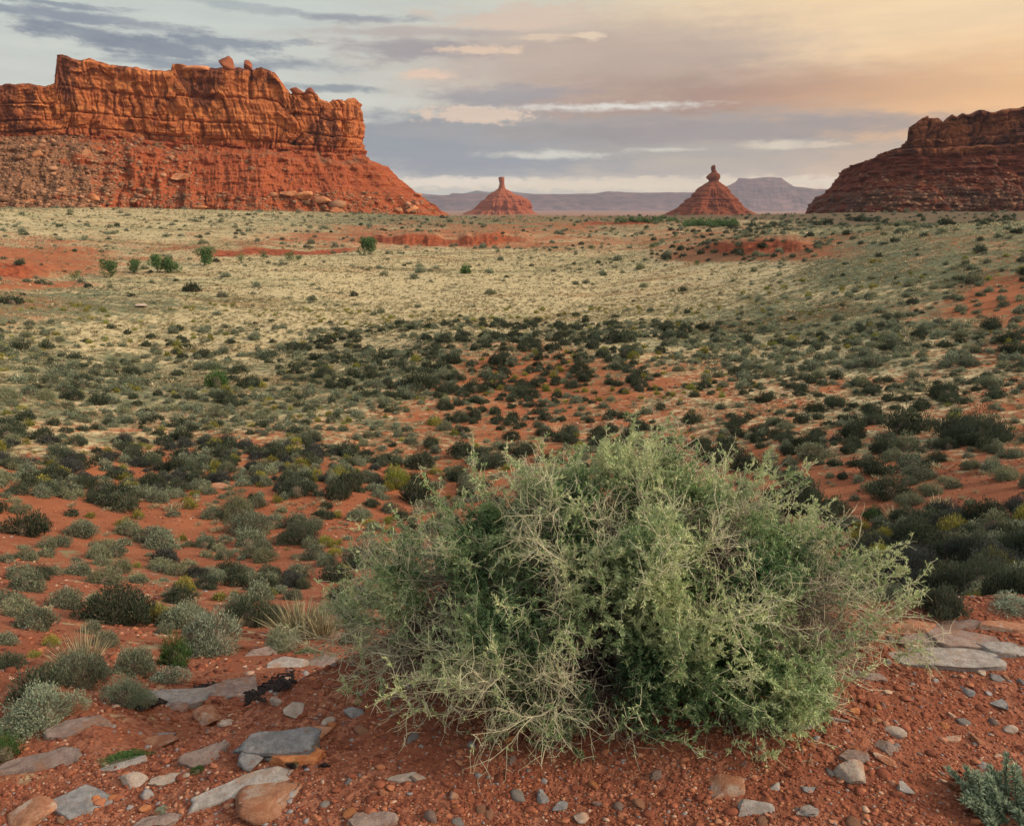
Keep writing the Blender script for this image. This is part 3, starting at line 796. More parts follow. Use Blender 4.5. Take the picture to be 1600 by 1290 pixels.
def leaf_material(name, c1, c2, c3, wood=(0.15, 0.115, 0.085, 1), trans=0.25):
    c1 = tuple(k * .48 for k in c1[:3]) + (1,); c2 = tuple(k * 1.22 for k in c2[:3]) + (1,)  # tones pushed apart to put shadow contrast into the blade colours
    m, N = material(name)
    v, w, p = attr(N, 'v'), attr(N, 'wood'), attr(N, 'plant')
    oi = N.node('ShaderNodeObjectInfo').outputs['Random']
    t = N.math('FRACT', N.math('ADD', p, oi))
    a = N.mix(v, c1, c2)
    if name.startswith('dry_grass'): a = patchy(N, coords(N), a)
    a = N.mix(N.rng(t, 0.55, 1.0, 0, 0.75, False), a, c3)
    a = N.mix(1.0, a, N.mix(N.math('FRACT', N.math('MULTIPLY', t, 7.31)), (0.75, 0.75, 0.75, 1), (1.22, 1.22, 1.22, 1)), 'MULTIPLY')
    a = N.mix(w, a, wood)
    df = N.node('ShaderNodeBsdfDiffuse', {0: a})
    tr = N.node('ShaderNodeBsdfTranslucent', {0: a})
    mx = N.node('ShaderNodeMixShader', {0: N.math('MULTIPLY', N.math('SUBTRACT', 1.0, w), trans)})
    N.l.new(df.outputs[0], mx.inputs[1]); N.l.new(tr.outputs[0], mx.inputs[2])
    N.node('ShaderNodeOutputMaterial', {0: mx.outputs[0]})
    return m
LEAF = {
 'dark': leaf_material("dark_brush_leaves", (0.042, 0.058, 0.040, 1), (0.105, 0.13, 0.085, 1), (0.10, 0.125, 0.09, 1)),
 'grey': leaf_material("grey_twiggy_brush", (0.058, 0.068, 0.066, 1), (0.115, 0.128, 0.12, 1), (0.075, 0.08, 0.075, 1), wood=(0.070, 0.074, 0.068, 1)),
 'sage': leaf_material("grey_green_sage_leaves", (0.10, 0.13, 0.085, 1), (0.29, 0.335, 0.235, 1), (0.25, 0.26, 0.15, 1)),
 'pale': leaf_material("pale_sage_leaves", (0.15, 0.20, 0.135, 1), (0.40, 0.46, 0.35, 1), (0.30, 0.36, 0.24, 1)),
 'gold': leaf_material("yellow_green_tuft", (0.14, 0.15, 0.04, 1), (0.38, 0.35, 0.09, 1), (0.22, 0.26, 0.07, 1)),
 'green': leaf_material("fresh_green_leaves", (0.04, 0.09, 0.025, 1), (0.11, 0.20, 0.07, 1), (0.09, 0.15, 0.05, 1)),
 'straw': leaf_material("dry_grass_blades", (0.29, 0.24, 0.14, 1), (0.58, 0.50, 0.33, 1), (0.19, 0.20, 0.12, 1)),
 'tree': leaf_material("valley_tree_leaves", (0.06, 0.11, 0.045, 1), (0.15, 0.24, 0.10, 1), (0.10, 0.16, 0.07, 1)),
}

def dome(n, L, W, seed, H=0.55, form='dome', core=True, wood=0.0):
    """a plant one metre wide at the origin: arrays V, F (list), v, wood"""
    r = np.random.default_rng(seed)
    if form == 'tuft':      # grass-like: blades fan out of a small foot
        a = r.uniform(0, 2 * np.pi, n); s = r.uniform(0, 1, n) ** 0.6
        b = np.stack([np.cos(a) * s * .18, np.sin(a) * s * .18, np.zeros(n)], 1)
        d = np.stack([np.cos(a) * s * .75, np.sin(a) * s * .75, np.full(n, 1.0)], 1) + r.normal(0, .18, (n, 3))
        V = blades(b, d, L * r.uniform(.6, 1.15, n), W, r, bend=0.12)
        vv = np.repeat(r.uniform(0, 1, n), 4)
        return V, [quads(n)], vv, np.zeros(len(V))
    m = r.integers(5, 12)
    ca = r.uniform(0, 2 * np.pi, m); cr = 0.34 * np.sqrt(r.uniform(0, 1, m))
    cs = np.stack([cr * np.cos(ca), cr * np.sin(ca)], 1); cs[0] = 0
    R = r.uniform(.13, .27, m); R[0] = .30
    hz = H * r.uniform(.55, 1.0, m) * (1 - 0.9 * cr); hz[0] = H
    k = r.choice(m, n, p=(R ** 2) / (R ** 2).sum())
    u = unit(r.normal(size=(n, 3))); u[:, 2] = np.abs(u[:, 2]) - 0.15; u = unit(u)
    lump = 1 + 0.22 * fbm(u[:, 0] * 2.3 + k * 5, u[:, 1] * 2.3, u[:, 2] * 2.3, seed=seed, oct=3)
    rad = (1 - 0.62 * r.uniform(0, 1, n) ** 1.6) * lump
    P = np.stack([cs[k, 0] + u[:, 0] * R[k] * rad, cs[k, 1] + u[:, 1] * R[k] * rad, np.maximum(u[:, 2], -.05) * hz[k] * rad + 0.02], 1)
    up = {'dome': 0.55, 'broom': 1.5}[form]
    d = u * np.array([1, 1, .8]) + np.array([0, 0, up]) + r.normal(0, .45 if form == 'dome' else .25, (n, 3))
    Ls = L * r.uniform(.6, 1.3, n)
    V = blades(P, d, Ls, W * r.uniform(.7, 1.3, n), r)
    vv = np.repeat(np.clip(r.uniform(0, 1, n) * .8 + .2 * r.uniform(0, 1, m)[k], 0, 1), 4)
    wd = np.repeat((r.uniform(0, 1, n) < wood).astype(float), 4)
    F = [quads(n)]
    if core:
        na, nb = 14, 6
        T, B = np.meshgrid(np.linspace(0, 2 * np.pi, na, endpoint=False), np.linspace(0, 1, nb))
        cr_ = 0.21 * np.cos(B * np.pi / 2) * (1 + .2 * r.uniform(-1, 1, B.shape)) + .01
        CV = np.stack([cr_ * np.cos(T), cr_ * np.sin(T), H * .50 * np.sin(B * np.pi / 2)], -1).reshape(-1, 3)
        i = np.arange(nb - 1)[:, None] * na; j = np.arange(na)[None, :]; jn = (j + 1) % na
        F.append(np.stack([i + j, i + jn, i + na + jn, i + na + j], -1).reshape(-1, 4) + len(V))
        V = np.vstack([V, CV]); vv = np.append(vv, np.zeros(len(CV))); wd = np.append(wd, np.full(len(CV), 1.0))
    return V, F, vv, wd

SPEC = {  # kind: (height, form, share of bare twigs, leaf length factor, leaf width factor)
 'dark': (0.50, 'broom', .06, 1.0, 1.0), 'grey': (0.42, 'broom', .45, 1.1, .7), 'sage': (0.50, 'dome', .10, .85, 1.0),
 'pale': (0.55, 'dome', .05, .8, 1.1), 'gold': (0.55, 'broom', .0, 1.1, .8), 'green': (0.75, 'broom', .0, 1.4, .7),
 'straw': (0.5, 'tuft', 0, 1, 1),
}
LOD = [(15000, .048, .0100), (4200, .070, .019), (1000, .11, .042), (240, .17, .085), (50, .26, .16)]
_proto = {}
def proto_arrays(kind, lod, var):
    key = (kind, lod, var)
    if key not in _proto:
        H, form, wd, lf, wf = SPEC[kind]
        n, L, W = LOD[lod]
        sd_ = hash(kind) % 1 + sum(map(ord, kind)) + var * 131
        if form == 'tuft':
            n, L, W = [(420, .55, .012), (160, .55, .020), (60, .55, .035), (22, .55, .07), (9, .6, .14)][lod]
            _proto[key] = dome(n, L, W, sd_, form='tuft')
        else:
            _proto[key] = dome(n, L * lf, W * wf, sd_, H, form, lod < 4, wd)
    return _proto[key]
_pm = {}
def proto_mesh(kind, lod, var):
    key = (kind, lod, var)
    if key not in _pm:
        V, F, v, w = proto_arrays(kind, lod, var)
        _pm[key] = mesh_data({'dark': 'dark_brush', 'grey': 'grey_brush', 'sage': 'sage', 'pale': 'pale_sage', 'gold': 'yellow_tuft', 'green': 'green_shrub', 'straw': 'grass_tuft'}[kind],
                             V, F, [LEAF[kind]], {'v': v, 'wood': w})
    return _pm[key]
NAME = {'dark': 'dark_shrub', 'grey': 'grey_shrub', 'sage': 'sage_shrub', 'pale': 'pale_sage_shrub', 'gold': 'yellow_shrub', 'green': 'green_shrub', 'straw': 'grass_tuft'}
CATN = {'straw': 'grass tuft'}
def lod_for(width_px):
    return 0 if width_px > 75 else 1 if width_px > 30 else 2 if width_px > 13 else 3 if width_px > 6 else 4

def stems_mesh(kind, var):
    key = ('stems', kind, var)
    if key not in _pm:
        r = np.random.default_rng(var + 900)
        n = 46
        a = r.uniform(0, 2 * np.pi, n); s = r.uniform(.2, 1, n)
        p0 = np.stack([np.cos(a) * .05, np.sin(a) * .05, np.full(n, -.05)], 1)
        p1 = np.stack([np.cos(a) * .2 * s, np.sin(a) * .2 * s, np.full(n, .16)], 1)
        p2 = np.stack([np.cos(a) * .42 * s, np.sin(a) * .42 * s, .16 + (1 - s * .7) * .30], 1)
        V1, F1 = tubes(p0, p1, .012, .009); V2, F2 = tubes(p1, p2, .009, .004)
        V = np.vstack([V1, V2])
        _pm[key] = mesh_data('stems', V, [F1, F2 + len(V1)], [LEAF[kind]], {'v': np.zeros(len(V)), 'wood': np.ones(len(V))})
    return _pm[key]

def put_shrub(kind, x, y, z, width, label, group, H=1.0, rz=None, parts=False, r=RNG, cat='shrub'):
    dep = max(1.5, math.hypot(x, y))
    wpx = width * FPX / dep
    lod = lod_for(wpx)
    var = int(r.integers(0, 5))
    rz = r.uniform(0, 6.28) if rz is None else rz
    sc = (width, width, width * H)
    if parts:
        o = bpy.data.objects.new(NAME[kind], None); COL.objects.link(o)
        o.location = (x, y, z - .01 * width); o.rotation_euler = (0, 0, rz); o.scale = sc
        link('foliage', proto_mesh(kind, lod, var), o)
        link('stems', stems_mesh(kind, var), o)
    else:
        o = link(NAME[kind], proto_mesh(kind, lod, var), None, (x, y, z - .02 * width), rz, sc)
    tag(o, label, cat if kind != 'straw' else 'grass tuft', group)
    return o

class Mass:
    """gathers thousands of small plants or stones into one object"""
    def __init__(s): s.V, s.F, s.a, s.n = [], [], {}, 0
    def add(s, V, F, **at):
        for f in F: s.F.append(f + s.n)
        s.V.append(V); s.n += len(V)
        for k, v in at.items(): s.a.setdefault(k, []).append(np.broadcast_to(v, (len(V),)))
    def add_many(s, proto, pos, rz, sc, plant, extra=None):
        """proto = (V, [F], v, wood); one copy per row of pos"""
        V, F, v, w = proto
        m, n = len(pos), len(V)
        c, sn = np.cos(rz)[:, None], np.sin(rz)[:, None]
        x = (V[None, :, 0] * c - V[None, :, 1] * sn) * sc[:, :1]
        y = (V[None, :, 0] * sn + V[None, :, 1] * c) * sc[:, 1:2]
        z = V[None, :, 2] * sc[:, 2:3]
        W = np.stack([x, y, z], -1) + pos[:, None, :]
        FF = [(f[None] + (np.arange(m) * n)[:, None, None]).reshape(-1, f.shape[1]) for f in F]
        s.add(W.reshape(-1, 3), FF, v=np.tile(v, m), wood=np.tile(w, m), plant=np.repeat(plant, n))
    def build(s, name, mat, label, cat, parent=None, kind='stuff', smooth=False):
        F = {}
        for f in s.F: F.setdefault(f.shape[1], []).append(f)
        me = mesh_data(name, np.concatenate(s.V), [np.concatenate(v) for v in F.values()], [mat],
                       {k: np.concatenate(v) for k, v in s.a.items()}, smooth)
        o = link(name, me, parent)
        return tag(o, label, cat, kind=kind)

TAKEN = []      # x, y, radius of what already stands on the ground

NOTABLE = [ # kind, px, row of its foot, width px, height factor, label
 ('pale', 340, 1028, 124, 1.25, 'large pale leafy sage bush left of the thorny bush, beside the small green shrub'),
 ('green', 276, 1044, 58, 1.35, 'bright deep green broom shrub tucked beside the large pale sage bush'),
 ('sage', 212, 1062, 92, 1.1, 'dull grey green shrub between the green broom shrub and the grassy sage'),
 ('sage', 125, 1082, 112, 1.2, 'grey green sage with dry grass blades growing out of its top'),
 ('straw', 130, 1060, 110, 1.3, 'tall pale grass tuft rising from the grey green sage at the ledge'),
 ('dark', 55, 1104, 84, 1.15, 'dark green sage at the left edge behind the low pale sage'),
 ('pale', 198, 1110, 78, 1.25, 'round pale green sage against the long grey slab'),
 ('pale', 262, 1072, 62, .8, 'low pale green plant behind the long grey slab'),
 ('pale', 78, 1154, 140, .85, 'low spreading pale sage above the grey slab at the left edge'),
 ('green', 12, 1198, 62, 1.0, 'dark green tuft in the lower left corner beside the slab'),
 ('dark', 176, 980, 150, .80, 'wide dark green bush on bare red soil left of the pale sage'),
 ('gold', 252, 978, 60, 1.1, 'yellow green bush touching the wide dark bush'),
 ('sage', 165, 1014, 62, .9, 'small grey bush in front of the wide dark bush'),
 ('gold', 78, 1012, 34, 1.0, 'small bright yellow green shrub left of the small grey bush'),
 ('gold', 52, 1028, 22, 1.0, 'tiny lime green shrub near the left edge on red soil'),
 ('dark', 14, 1048, 56, 1.0, 'dark shrub at the left edge below a smaller grey one'),
 ('sage', 10, 1010, 50, .9, 'small grey sage cut by the left edge of the photo'),
 ('straw', 470, 1004, 130, 1.0, 'wispy pale grass clump between the pale sage and the thorny bush'),
 ('dark', 425, 972, 52, 1.1, 'dark shrub half hidden behind the wispy grass clump'),
 ('straw', 505, 1000, 90, 1.2, 'wispy pale grass clump touching the left side of the thorny bush'),
 ('dark', 68, 907, 40, 1.25, 'lone round dark green shrub on the bare red slope at left'),
 ('dark', 470, 854, 76, 1.0, 'solid dark shrub beside two yellow tufts on red soil'),
 ('sage', 396, 842, 84, 1.0, 'sage with straw coloured top left of the solid dark shrub'),
 ('gold', 524, 872, 30, 1.0, 'larger golden tuft right of the solid dark shrub'),
 ('gold', 522, 856, 22, 1.0, 'smaller yellow tuft just above the larger golden one'),
 ('sage', 575, 892, 84, 1.2, 'grey green bush touching the upper left of the thorny bush'),
 ('sage', 466, 906, 52, 1.0, 'ragged grey shrub below the solid dark shrub'),
 ('dark', 548, 768, 58, 1.1, 'dark shrub with a paler crown left of the bare red strip'),
 ('dark', 648, 762, 48, 1.0, 'dark shrub above the thorny bush beside the bare red strip'),
 ('dark', 660, 736, 58, 1.0, 'dark shrub just above another on the right of the red strip'),
 ('dark', 190, 802, 74, .8, 'low dark green shrub on red soil under the dark brush band'),
 ('dark', 42, 842, 74, 1.0, 'large dark shrub near the left edge below the dark brush band'),
 ('sage', 126, 844, 58, .9, 'flat grey shrub right of the large dark shrub at left'),
 ('sage', 238, 852, 64, .9, 'dusty green shrub in the middle of the left red slope'),
 ('grey', 258, 884, 52, 1.1, 'blackish twiggy shrub below the dusty green shrub'),
 ('green', 340, 607, 40, 1.25, 'isolated deep green shrub standing in yellowish grass'),
 ('green', 728, 428, 21, 1.0, 'lone dark green shrub in the middle of the pale grass flat'),
 ('dark', 1387, 785, 66, 1.2, 'large dark shrub on bare red soil right of the thorny bush'),
 ('dark', 1240, 768, 54, 1.05, 'dark shrub just above the right shoulder of the thorny bush'),
 ('dark', 1316, 750, 20, 1.3, 'small round dark shrub alone on red soil right of the thorny bush'),
 ('dark', 1464, 978, 82, 1.25, 'very dark bush right behind the ledge at the right'),
 ('sage', 1270, 722, 80, .7, 'low grey green shrub above the long bare twig'),
 ('dark', 1160, 740, 56, 1.3, 'dark shrub behind the top right twigs of the thorny bush'),
 ('green', 1362, 815, 30, 1.0, 'green tuft beside the dry grass below the large dark shrub'),
 ('straw', 1400, 818, 54, 1.0, 'dry straw tuft below the large dark shrub on the right'),
 ('straw', 1466, 805, 44, 1.5, 'tall dry straw tuft right of the large dark shrub'),
 ('gold', 1490, 838, 60, 1.0, 'golden topped bush at the upper edge of the right dark thicket'),
 ('dark', 1542, 820, 68, 1.3, 'tall dark shrub at the top of the right dark thicket'),
 ('pale', 1580, 968, 76, .5, 'low pale green plant behind the rubble ledge at the right edge'),
 ('dark', 20, 478, 36, .8, 'dark shrub near the left edge of the far grass flat'),
]
def place_notables():
    for i, (kind, px, py, w, H, lab) in enumerate(NOTABLE):
        x, y, z = on_ground(px, py)
        q, e = ray(px, py)
        dep = to_px(x, y, z)[2]
        width = w * dep / FPX
        y2 = y + width * .42            # the foot row given is the near edge
        z2 = float(relief(np.array([x * y2 / y]), np.array([y2]))[0])
        x2 = x * y2 / y
        if kind == 'straw': width *= 1.0
        put_shrub(kind, x2, y2, z2, width, lab, None, H * 1.0, parts=(w > 48 and kind != 'straw'))
        TAKEN.append((x2, y2, width * .62))
place_notables()

# ---- plants spread over the slopes: how many per square metre, by place
D_Y = np.array([335, 350, 370, 400, 430, 470, 500, 520, 560, 610, 660, 700, 735, 780, 830, 880, 930, 1000.])
DARK = np.array([
 [.004]*9,[.01,.01,.01,.01,.01,.01,.03,.05,.06],[.01,.01,.01,.01,.01,.01,.03,.06,.10],[.012,.01,.01,.008,.006,.01,.04,.06,.14],
 [.02,.02,.01,.01,.01,.02,.03,.06,.12],[.03,.02,.02,.02,.02,.02,.03,.10,.16],[.05,.03,.03,.06,.08,.05,.05,.12,.30],
 [.05,.04,.05,.35,.55,.40,.14,.25,.40],[.08,.06,.08,.45,.75,.55,.50,.40,.45],[.15,.10,.18,.55,.75,.60,.60,.55,.55],
 [.45,.35,.35,.70,.75,.65,.70,.65,.60],[1.1,.95,.8,.65,.6,.6,.7,.65,.6],[1.2,1.5,1.5,.5,.45,.5,.6,.5,.45],
 [.45,.35,.3,.35,.4,.4,.4,.4,.45],[.2,.2,.3,.3,.3,.3,.3,.8,1.2],[.1,.2,.3,.3,.3,.3,.3,1.0,2.2],[.05,.1,.3,.3,.3,.3,.3,1.0,1.8],[.1,.1,.2,.2,.2,.2,.2,.3,.3]])
SAGE = np.array([
 [.03]*9,[.05]*9,[.05,.05,.05,.05,.05,.05,.08,.1,.15],[.05,.05,.05,.05,.05,.05,.08,.12,.2],
 [.06,.06,.05,.05,.05,.06,.1,.15,.25],[.15,.12,.1,.08,.08,.1,.2,.25,.3],[.25,.2,.12,.12,.12,.15,.3,.3,.35],
 [.3,.25,.2,.2,.15,.2,.35,.35,.35],[.3,.3,.3,.3,.15,.25,.3,.4,.4],[.35,.4,.45,.35,.2,.25,.3,.5,.5],
 [.5,.5,.5,.4,.25,.3,.3,.5,.5],[.4,.5,.5,.4,.3,.35,.3,.45,.5],[.5,.6,.7,.4,.3,.4,.4,.4,.5],
 [.6,.7,.7,.5,.4,.4,.4,.5,.5],[.5,.7,.7,.5,.4,.4,.4,.5,.6],[.2,.6,.5,.4,.4,.4,.4,.5,.7],[.15,.4,.5,.4,.4,.4,.4,.6,.8],[.5,.5,.5,.4,.4,.4,.4,.4,.4]])
def lookd(M, px, py):
    fx = np.clip(np.interp(px, MAP_X, np.arange(9)), 0, 7.999)
    fy = np.clip(np.interp(py, D_Y, np.arange(len(D_Y))), 0, len(D_Y) - 1.001)
    i, j = fx.astype(int), fy.astype(int); a, b = fx - i, fy - j
    return (M[j, i] * (1 - a) + M[j, i + 1] * a) * (1 - b) + (M[j + 1, i] * (1 - a) + M[j + 1, i + 1] * a) * b

def scatter(n, r0, r1, rng, amax=44):
    az = np.radians(rng.uniform(-amax, amax, n))
    r = np.sqrt(rng.uniform(r0 ** 2, r1 ** 2, n))
    x, y = r * np.sin(az), r * np.cos(az)
    z, red, w, R, A = relief(x, y, True)
    ok = w < 0.02
    if r0 < 3.6 and amax == 44: ok &= to_px(x, np.maximum(y, .5), z)[1] < 1030
    x, y, z, red = x[ok], y[ok], z[ok], red[ok]
    px, py, dep = to_px(x, y, z)
    return x, y, z, red, px, py, R[ok]
def area(r0, r1, amax=44): return math.radians(2 * amax) / 2 * (r1 ** 2 - r0 ** 2)

def spaced(x, y, rad, prio=None, taken=(), f=0.8):
    """keep plants that do not stand inside one another"""
    cell = {}
    keep = np.zeros(len(x), bool)
    for a, b, c in taken:
        cell.setdefault((int(a // 1.5), int(b // 1.5)), []).append((a, b, c))
    for i in range(len(x)):
        cx, cy = int(x[i] // 1.5), int(y[i] // 1.5)
        good = True
        for u in (-1, 0, 1):
            for v in (-1, 0, 1):
                for a, b, c in cell.get((cx + u, cy + v), ()):
                    if (a - x[i]) ** 2 + (b - y[i]) ** 2 < (f * (c + rad[i])) ** 2:
                        good = False; break
                if not good: break
            if not good: break
        if good:
            keep[i] = True
            cell.setdefault((cx, cy), []).append((x[i], y[i], rad[i]))
    return keep

SPREAD_LABEL = {
 'dark': 'low rounded dark green shrub scattered among many like it on the red valley slope',
 'sage': 'low grey green sage scattered among darker shrubs on the red valley slope',
 'gold': 'small yellow green shrub scattered on the red slope below the ledge',
 'grey': 'dark grey twiggy shrub in the shadowy thickets on the slope',
}
def spread_plants():
    rg = np.random.default_rng(77)
    taken = list(TAKEN)
    plants = {k: [] for k in ('dark', 'sage', 'gold', 'grey')}
    bands = [(3.0, 12), (12, 30), (30, 75), (75, 180), (180, 430)]
    for bi, (r0, r1) in enumerate(bands):
        A = area(r0, r1)
        # dark brush
        dm = [3.2, 2.4, 1.3, .3, .05][bi]
        x, y, z, red, px, py, R = scatter(int(A * dm), r0, r1, rg)
        den = lookd(DARK, np.clip(px, 0, 1600), py)
        cl = fbm(x / 4.5, y / 4.5, seed=61, oct=3) + (bi > 1) * .8 * fbm(x / 20, y / 28, seed=64, oct=3)
        den = den * np.clip(1.0 + 1.5 * cl, 0.05, 2.2) * np.where(py < 500, .28, 1.6)
        den = den + .10 * cover(x, y, z, True)[1]
        ok = rg.uniform(0, dm, len(x)) < den
        x, y, z, px, py, R = x[ok], y[ok], z[ok], px[ok], py[ok], R[ok]
        w = np.exp(rg.normal(math.log([.36, .46, .60, .9, 1.4][bi]), .34, len(x)))
        order = np.argsort(-w); x, y, z, w, px, py, R = [a[order] for a in (x, y, z, w, px, py, R)]
        k = spaced(x, y, w * .42, taken=taken, f=.80)
        x, y, z, w, px, py, R = [a[k] for a in (x, y, z, w, px, py, R)]
        taken += list(zip(x, y, w * .42))
        # the blackish brush gathers in the two gullies
        gul = ((py > 690) & (py < 770) & (px < 620)) | ((py > 800) & (px > 1330)) | ((py > 895) & (py < 940) & (px > 270) & (px < 460))
        gk = gul & (rg.uniform(0, 1, len(x)) < .35)
        for i in range(len(x)):
            plants['grey' if gk[i] else 'dark'].append((x[i], y[i], z[i], w[i] * (1.12 if gul[i] else 1.0), R[i]))
        # grey green sage
        dm = [3.8, 3.2, 1.9, .35, .06][bi]
        x, y, z, red, px, py, R = scatter(int(A * dm * 1.3), r0, r1, rg)
        den = lookd(SAGE, np.clip(px, 0, 1600), py) * np.where(py < 505, np.where(px > 1150, 1.2, .38), np.where(py > 765, 7.0, 5.0)) * np.clip(1 + 1.2 * (fbm(x / 6, y / 6, seed=71, oct=3) + (bi > 1) * .8 * fbm(x / 24, y / 24, seed=72, oct=3)), .1, 2)
        den = den * (1 - .85 * cover(x, y, z, True)[0] * (R > 150))
        ok = rg.uniform(0, dm * 1.3, len(x)) < den
        x, y, z, R = x[ok], y[ok], z[ok], R[ok]
        w = np.exp(rg.normal(math.log([.28, .38, .50, .8, 1.2][bi]), .38, len(x)))
        k = spaced(x, y, w * .42, taken=taken, f=.72)
        x, y, z, w, R = [a[k] for a in (x, y, z, w, R)]
        taken += list(zip(x, y, w * .42))
        for i in range(len(x)): plants['sage'].append((x[i], y[i], z[i], w[i], R[i]))
        # yellow green tufts
        if bi < 3:
            dm = [2.0, 1.1, .4][bi]
            x, y, z, red, px, py, R = scatter(int(A * dm), r0, r1, rg)
            ok = rg.uniform(0, 1, len(x)) < np.clip(.5 + fbm(x / 5, y / 5, seed=81, oct=2), .05, 1)
            x, y, z, R = x[ok], y[ok], z[ok], R[ok]
            w = np.exp(rg.normal(math.log([.20, .28, .42][bi]), .3, len(x)))
            k = spaced(x, y, w * .42, taken=taken, f=.8)
            x, y, z, w, R = [a[k] for a in (x, y, z, w, R)]
            taken += list(zip(x, y, w * .42))
            for i in range(len(x)): plants['gold'].append((x[i], y[i], z[i], w[i], R[i]))
    # the gullies: brush so thick that the crowns touch
    for (ax, ay, bx, by, n) in ((-40, 700, 620, 765, 170), (1335, 805, 1680, 945, 120), (280, 905, 455, 932, 16)):
        x, y, z, red, px, py, R = scatter(24000, 3.5, 26, rg, 46)
        edge = 14 * fbm(px / 70, px * 0, seed=95)
        lift = np.where(ax < 300, 12 * np.sin(px / 95.0), 0)
        ok = (px > ax) & (px < bx) & (py > ay + edge + lift) & (py < by + edge + lift)
        x, y, z, R = x[ok][:n * 3], y[ok][:n * 3], z[ok][:n * 3], R[ok][:n * 3]
        w = np.exp(rg.normal(math.log(.46 if R.mean() > 12 else .36), .3, len(x)))
        k = spaced(x, y, w * .42, f=.8)
        x, y, z, w, R = [a[k][:n] for a in (x, y, z, w, R)]
        for i in range(len(x)):
            plants[rg.choice(['grey', 'dark', 'sage', 'gold'], p=[.30, .40, .20, .10])].append((x[i], y[i], z[i], w[i], R[i]))
        taken += list(zip(x, y, w * .42))
    return plants, taken
PLANTS, TAKEN2 = spread_plants()

def in_frame(x, y, z, m=40):
    px, py, _ = to_px(x, y, z)
    return (px > -m) & (px < 1600 + m) & (py < 1290 + m)

def build_spread():
    rg = np.random.default_rng(5)
    for kind, cap in (('dark', 262), ('sage', 235), ('gold', 150), ('grey', 200)):
        P = np.array(PLANTS[kind])
        vis = in_frame(P[:, 0], P[:, 1], P[:, 2])
        size = np.where(vis, P[:, 3] / P[:, 4], 0)
        order = np.argsort(-size)
        P = P[order]; vis = vis[order]
        first = P[:cap]
        for x, y, z, w, R in first:
            put_shrub(kind, x, y, z, w, SPREAD_LABEL[kind], {'dark': 'dark shrubs scattered over the slope', 'sage': 'grey green sage over the slope', 'gold': 'small yellow green shrubs', 'grey': 'grey twiggy shrubs'}[kind],
                      H=rg.uniform(.85, 1.2), r=rg)
        rest = P[cap:]
        if len(rest) == 0: continue
        M = Mass()
        wpx = rest[:, 3] * FPX / rest[:, 4]
        lod = np.array([lod_for(v) for v in wpx]); lod = np.maximum(lod, 2)
        for l in (2, 3, 4):
            for var in range(4):
                sel = np.where((lod == l) & (np.arange(len(rest)) % 4 == var))[0]
                if len(sel) == 0: continue
                pr = proto_arrays(kind, l, var)
                p = rest[sel]
                h = rg.uniform(.8, 1.2, len(sel))
                M.add_many(pr, p[:, :3] - np.array([0, 0, .02]), rg.uniform(0, 6.28, len(sel)), np.stack([p[:, 3], p[:, 3], p[:, 3] * h], 1), rg.uniform(0, 1, len(sel)))
        M.build({'dark': 'dark_shrubbery', 'sage': 'sage_shrubbery', 'gold': 'yellow_shrubbery', 'grey': 'grey_shrubbery'}[kind], LEAF[kind],
                {'dark': 'mass of small dark shrubs dotting the far slopes and flats', 'sage': 'mass of small grey green sage covering the far slopes', 'gold': 'mass of small yellow green tufts in the middle distance', 'grey': 'mass of far dark grey brush in the gullies'}[kind], 'shrubs')
build_spread()

def build_grass():
    rg = np.random.default_rng(15)
    M = Mass()
    for r0, r1, dens, lod, size in ((4, 14, 7.5, 1, .13), (14, 35, 9.0, 2, .18), (35, 80, 4.0, 3, .32), (80, 200, 1.5, 4, .50), (200, 460, .16, 4, .95)):
        n = int(area(r0, r1) * dens * 1.25)
        x, y, z, red, px, py, R = scatter(n, r0, r1, rg)
        st, gr = cover(x, y, z)
        prob = np.clip(st * 1.2 + .5 * fbm(x / 4, y / 4, seed=91, oct=3), 0.05, 1) * (1 - red)
        he, ns = cover(x, y, z, True)
        prob = prob * (1 - np.clip(1.2 * he * (R > 150) + .8 * ns, 0, 1))
        ok = (rg.uniform(0, 1, len(x)) < prob) & in_frame(x, y, z, 120)
        x, y, z, gr = x[ok], y[ok], z[ok], gr[ok]
        for var in range(3):
            s = np.where(np.arange(len(x)) % 3 == var)[0]
            if len(s) == 0: continue
            w = size * np.exp(rg.normal(0, .3, len(s)))
            gg = np.clip(gr[s] + rg.normal(0, .25, len(s)), 0, 1)
            plant = np.where(gg > .62, rg.uniform(.8, .99, len(s)), rg.uniform(0, .55, len(s)))
            M.add_many(proto_arrays('straw', lod, var), np.stack([x[s], y[s], z[s]], 1), rg.uniform(0, 6.28, len(s)), np.stack([w * 1.2, w * 1.2, w * (.8 if r0 < 80 else .5)], 1), plant)
    M.build("grass", LEAF['straw'], "pale dry bunch grass covering the valley floor", 'grass')
build_grass()

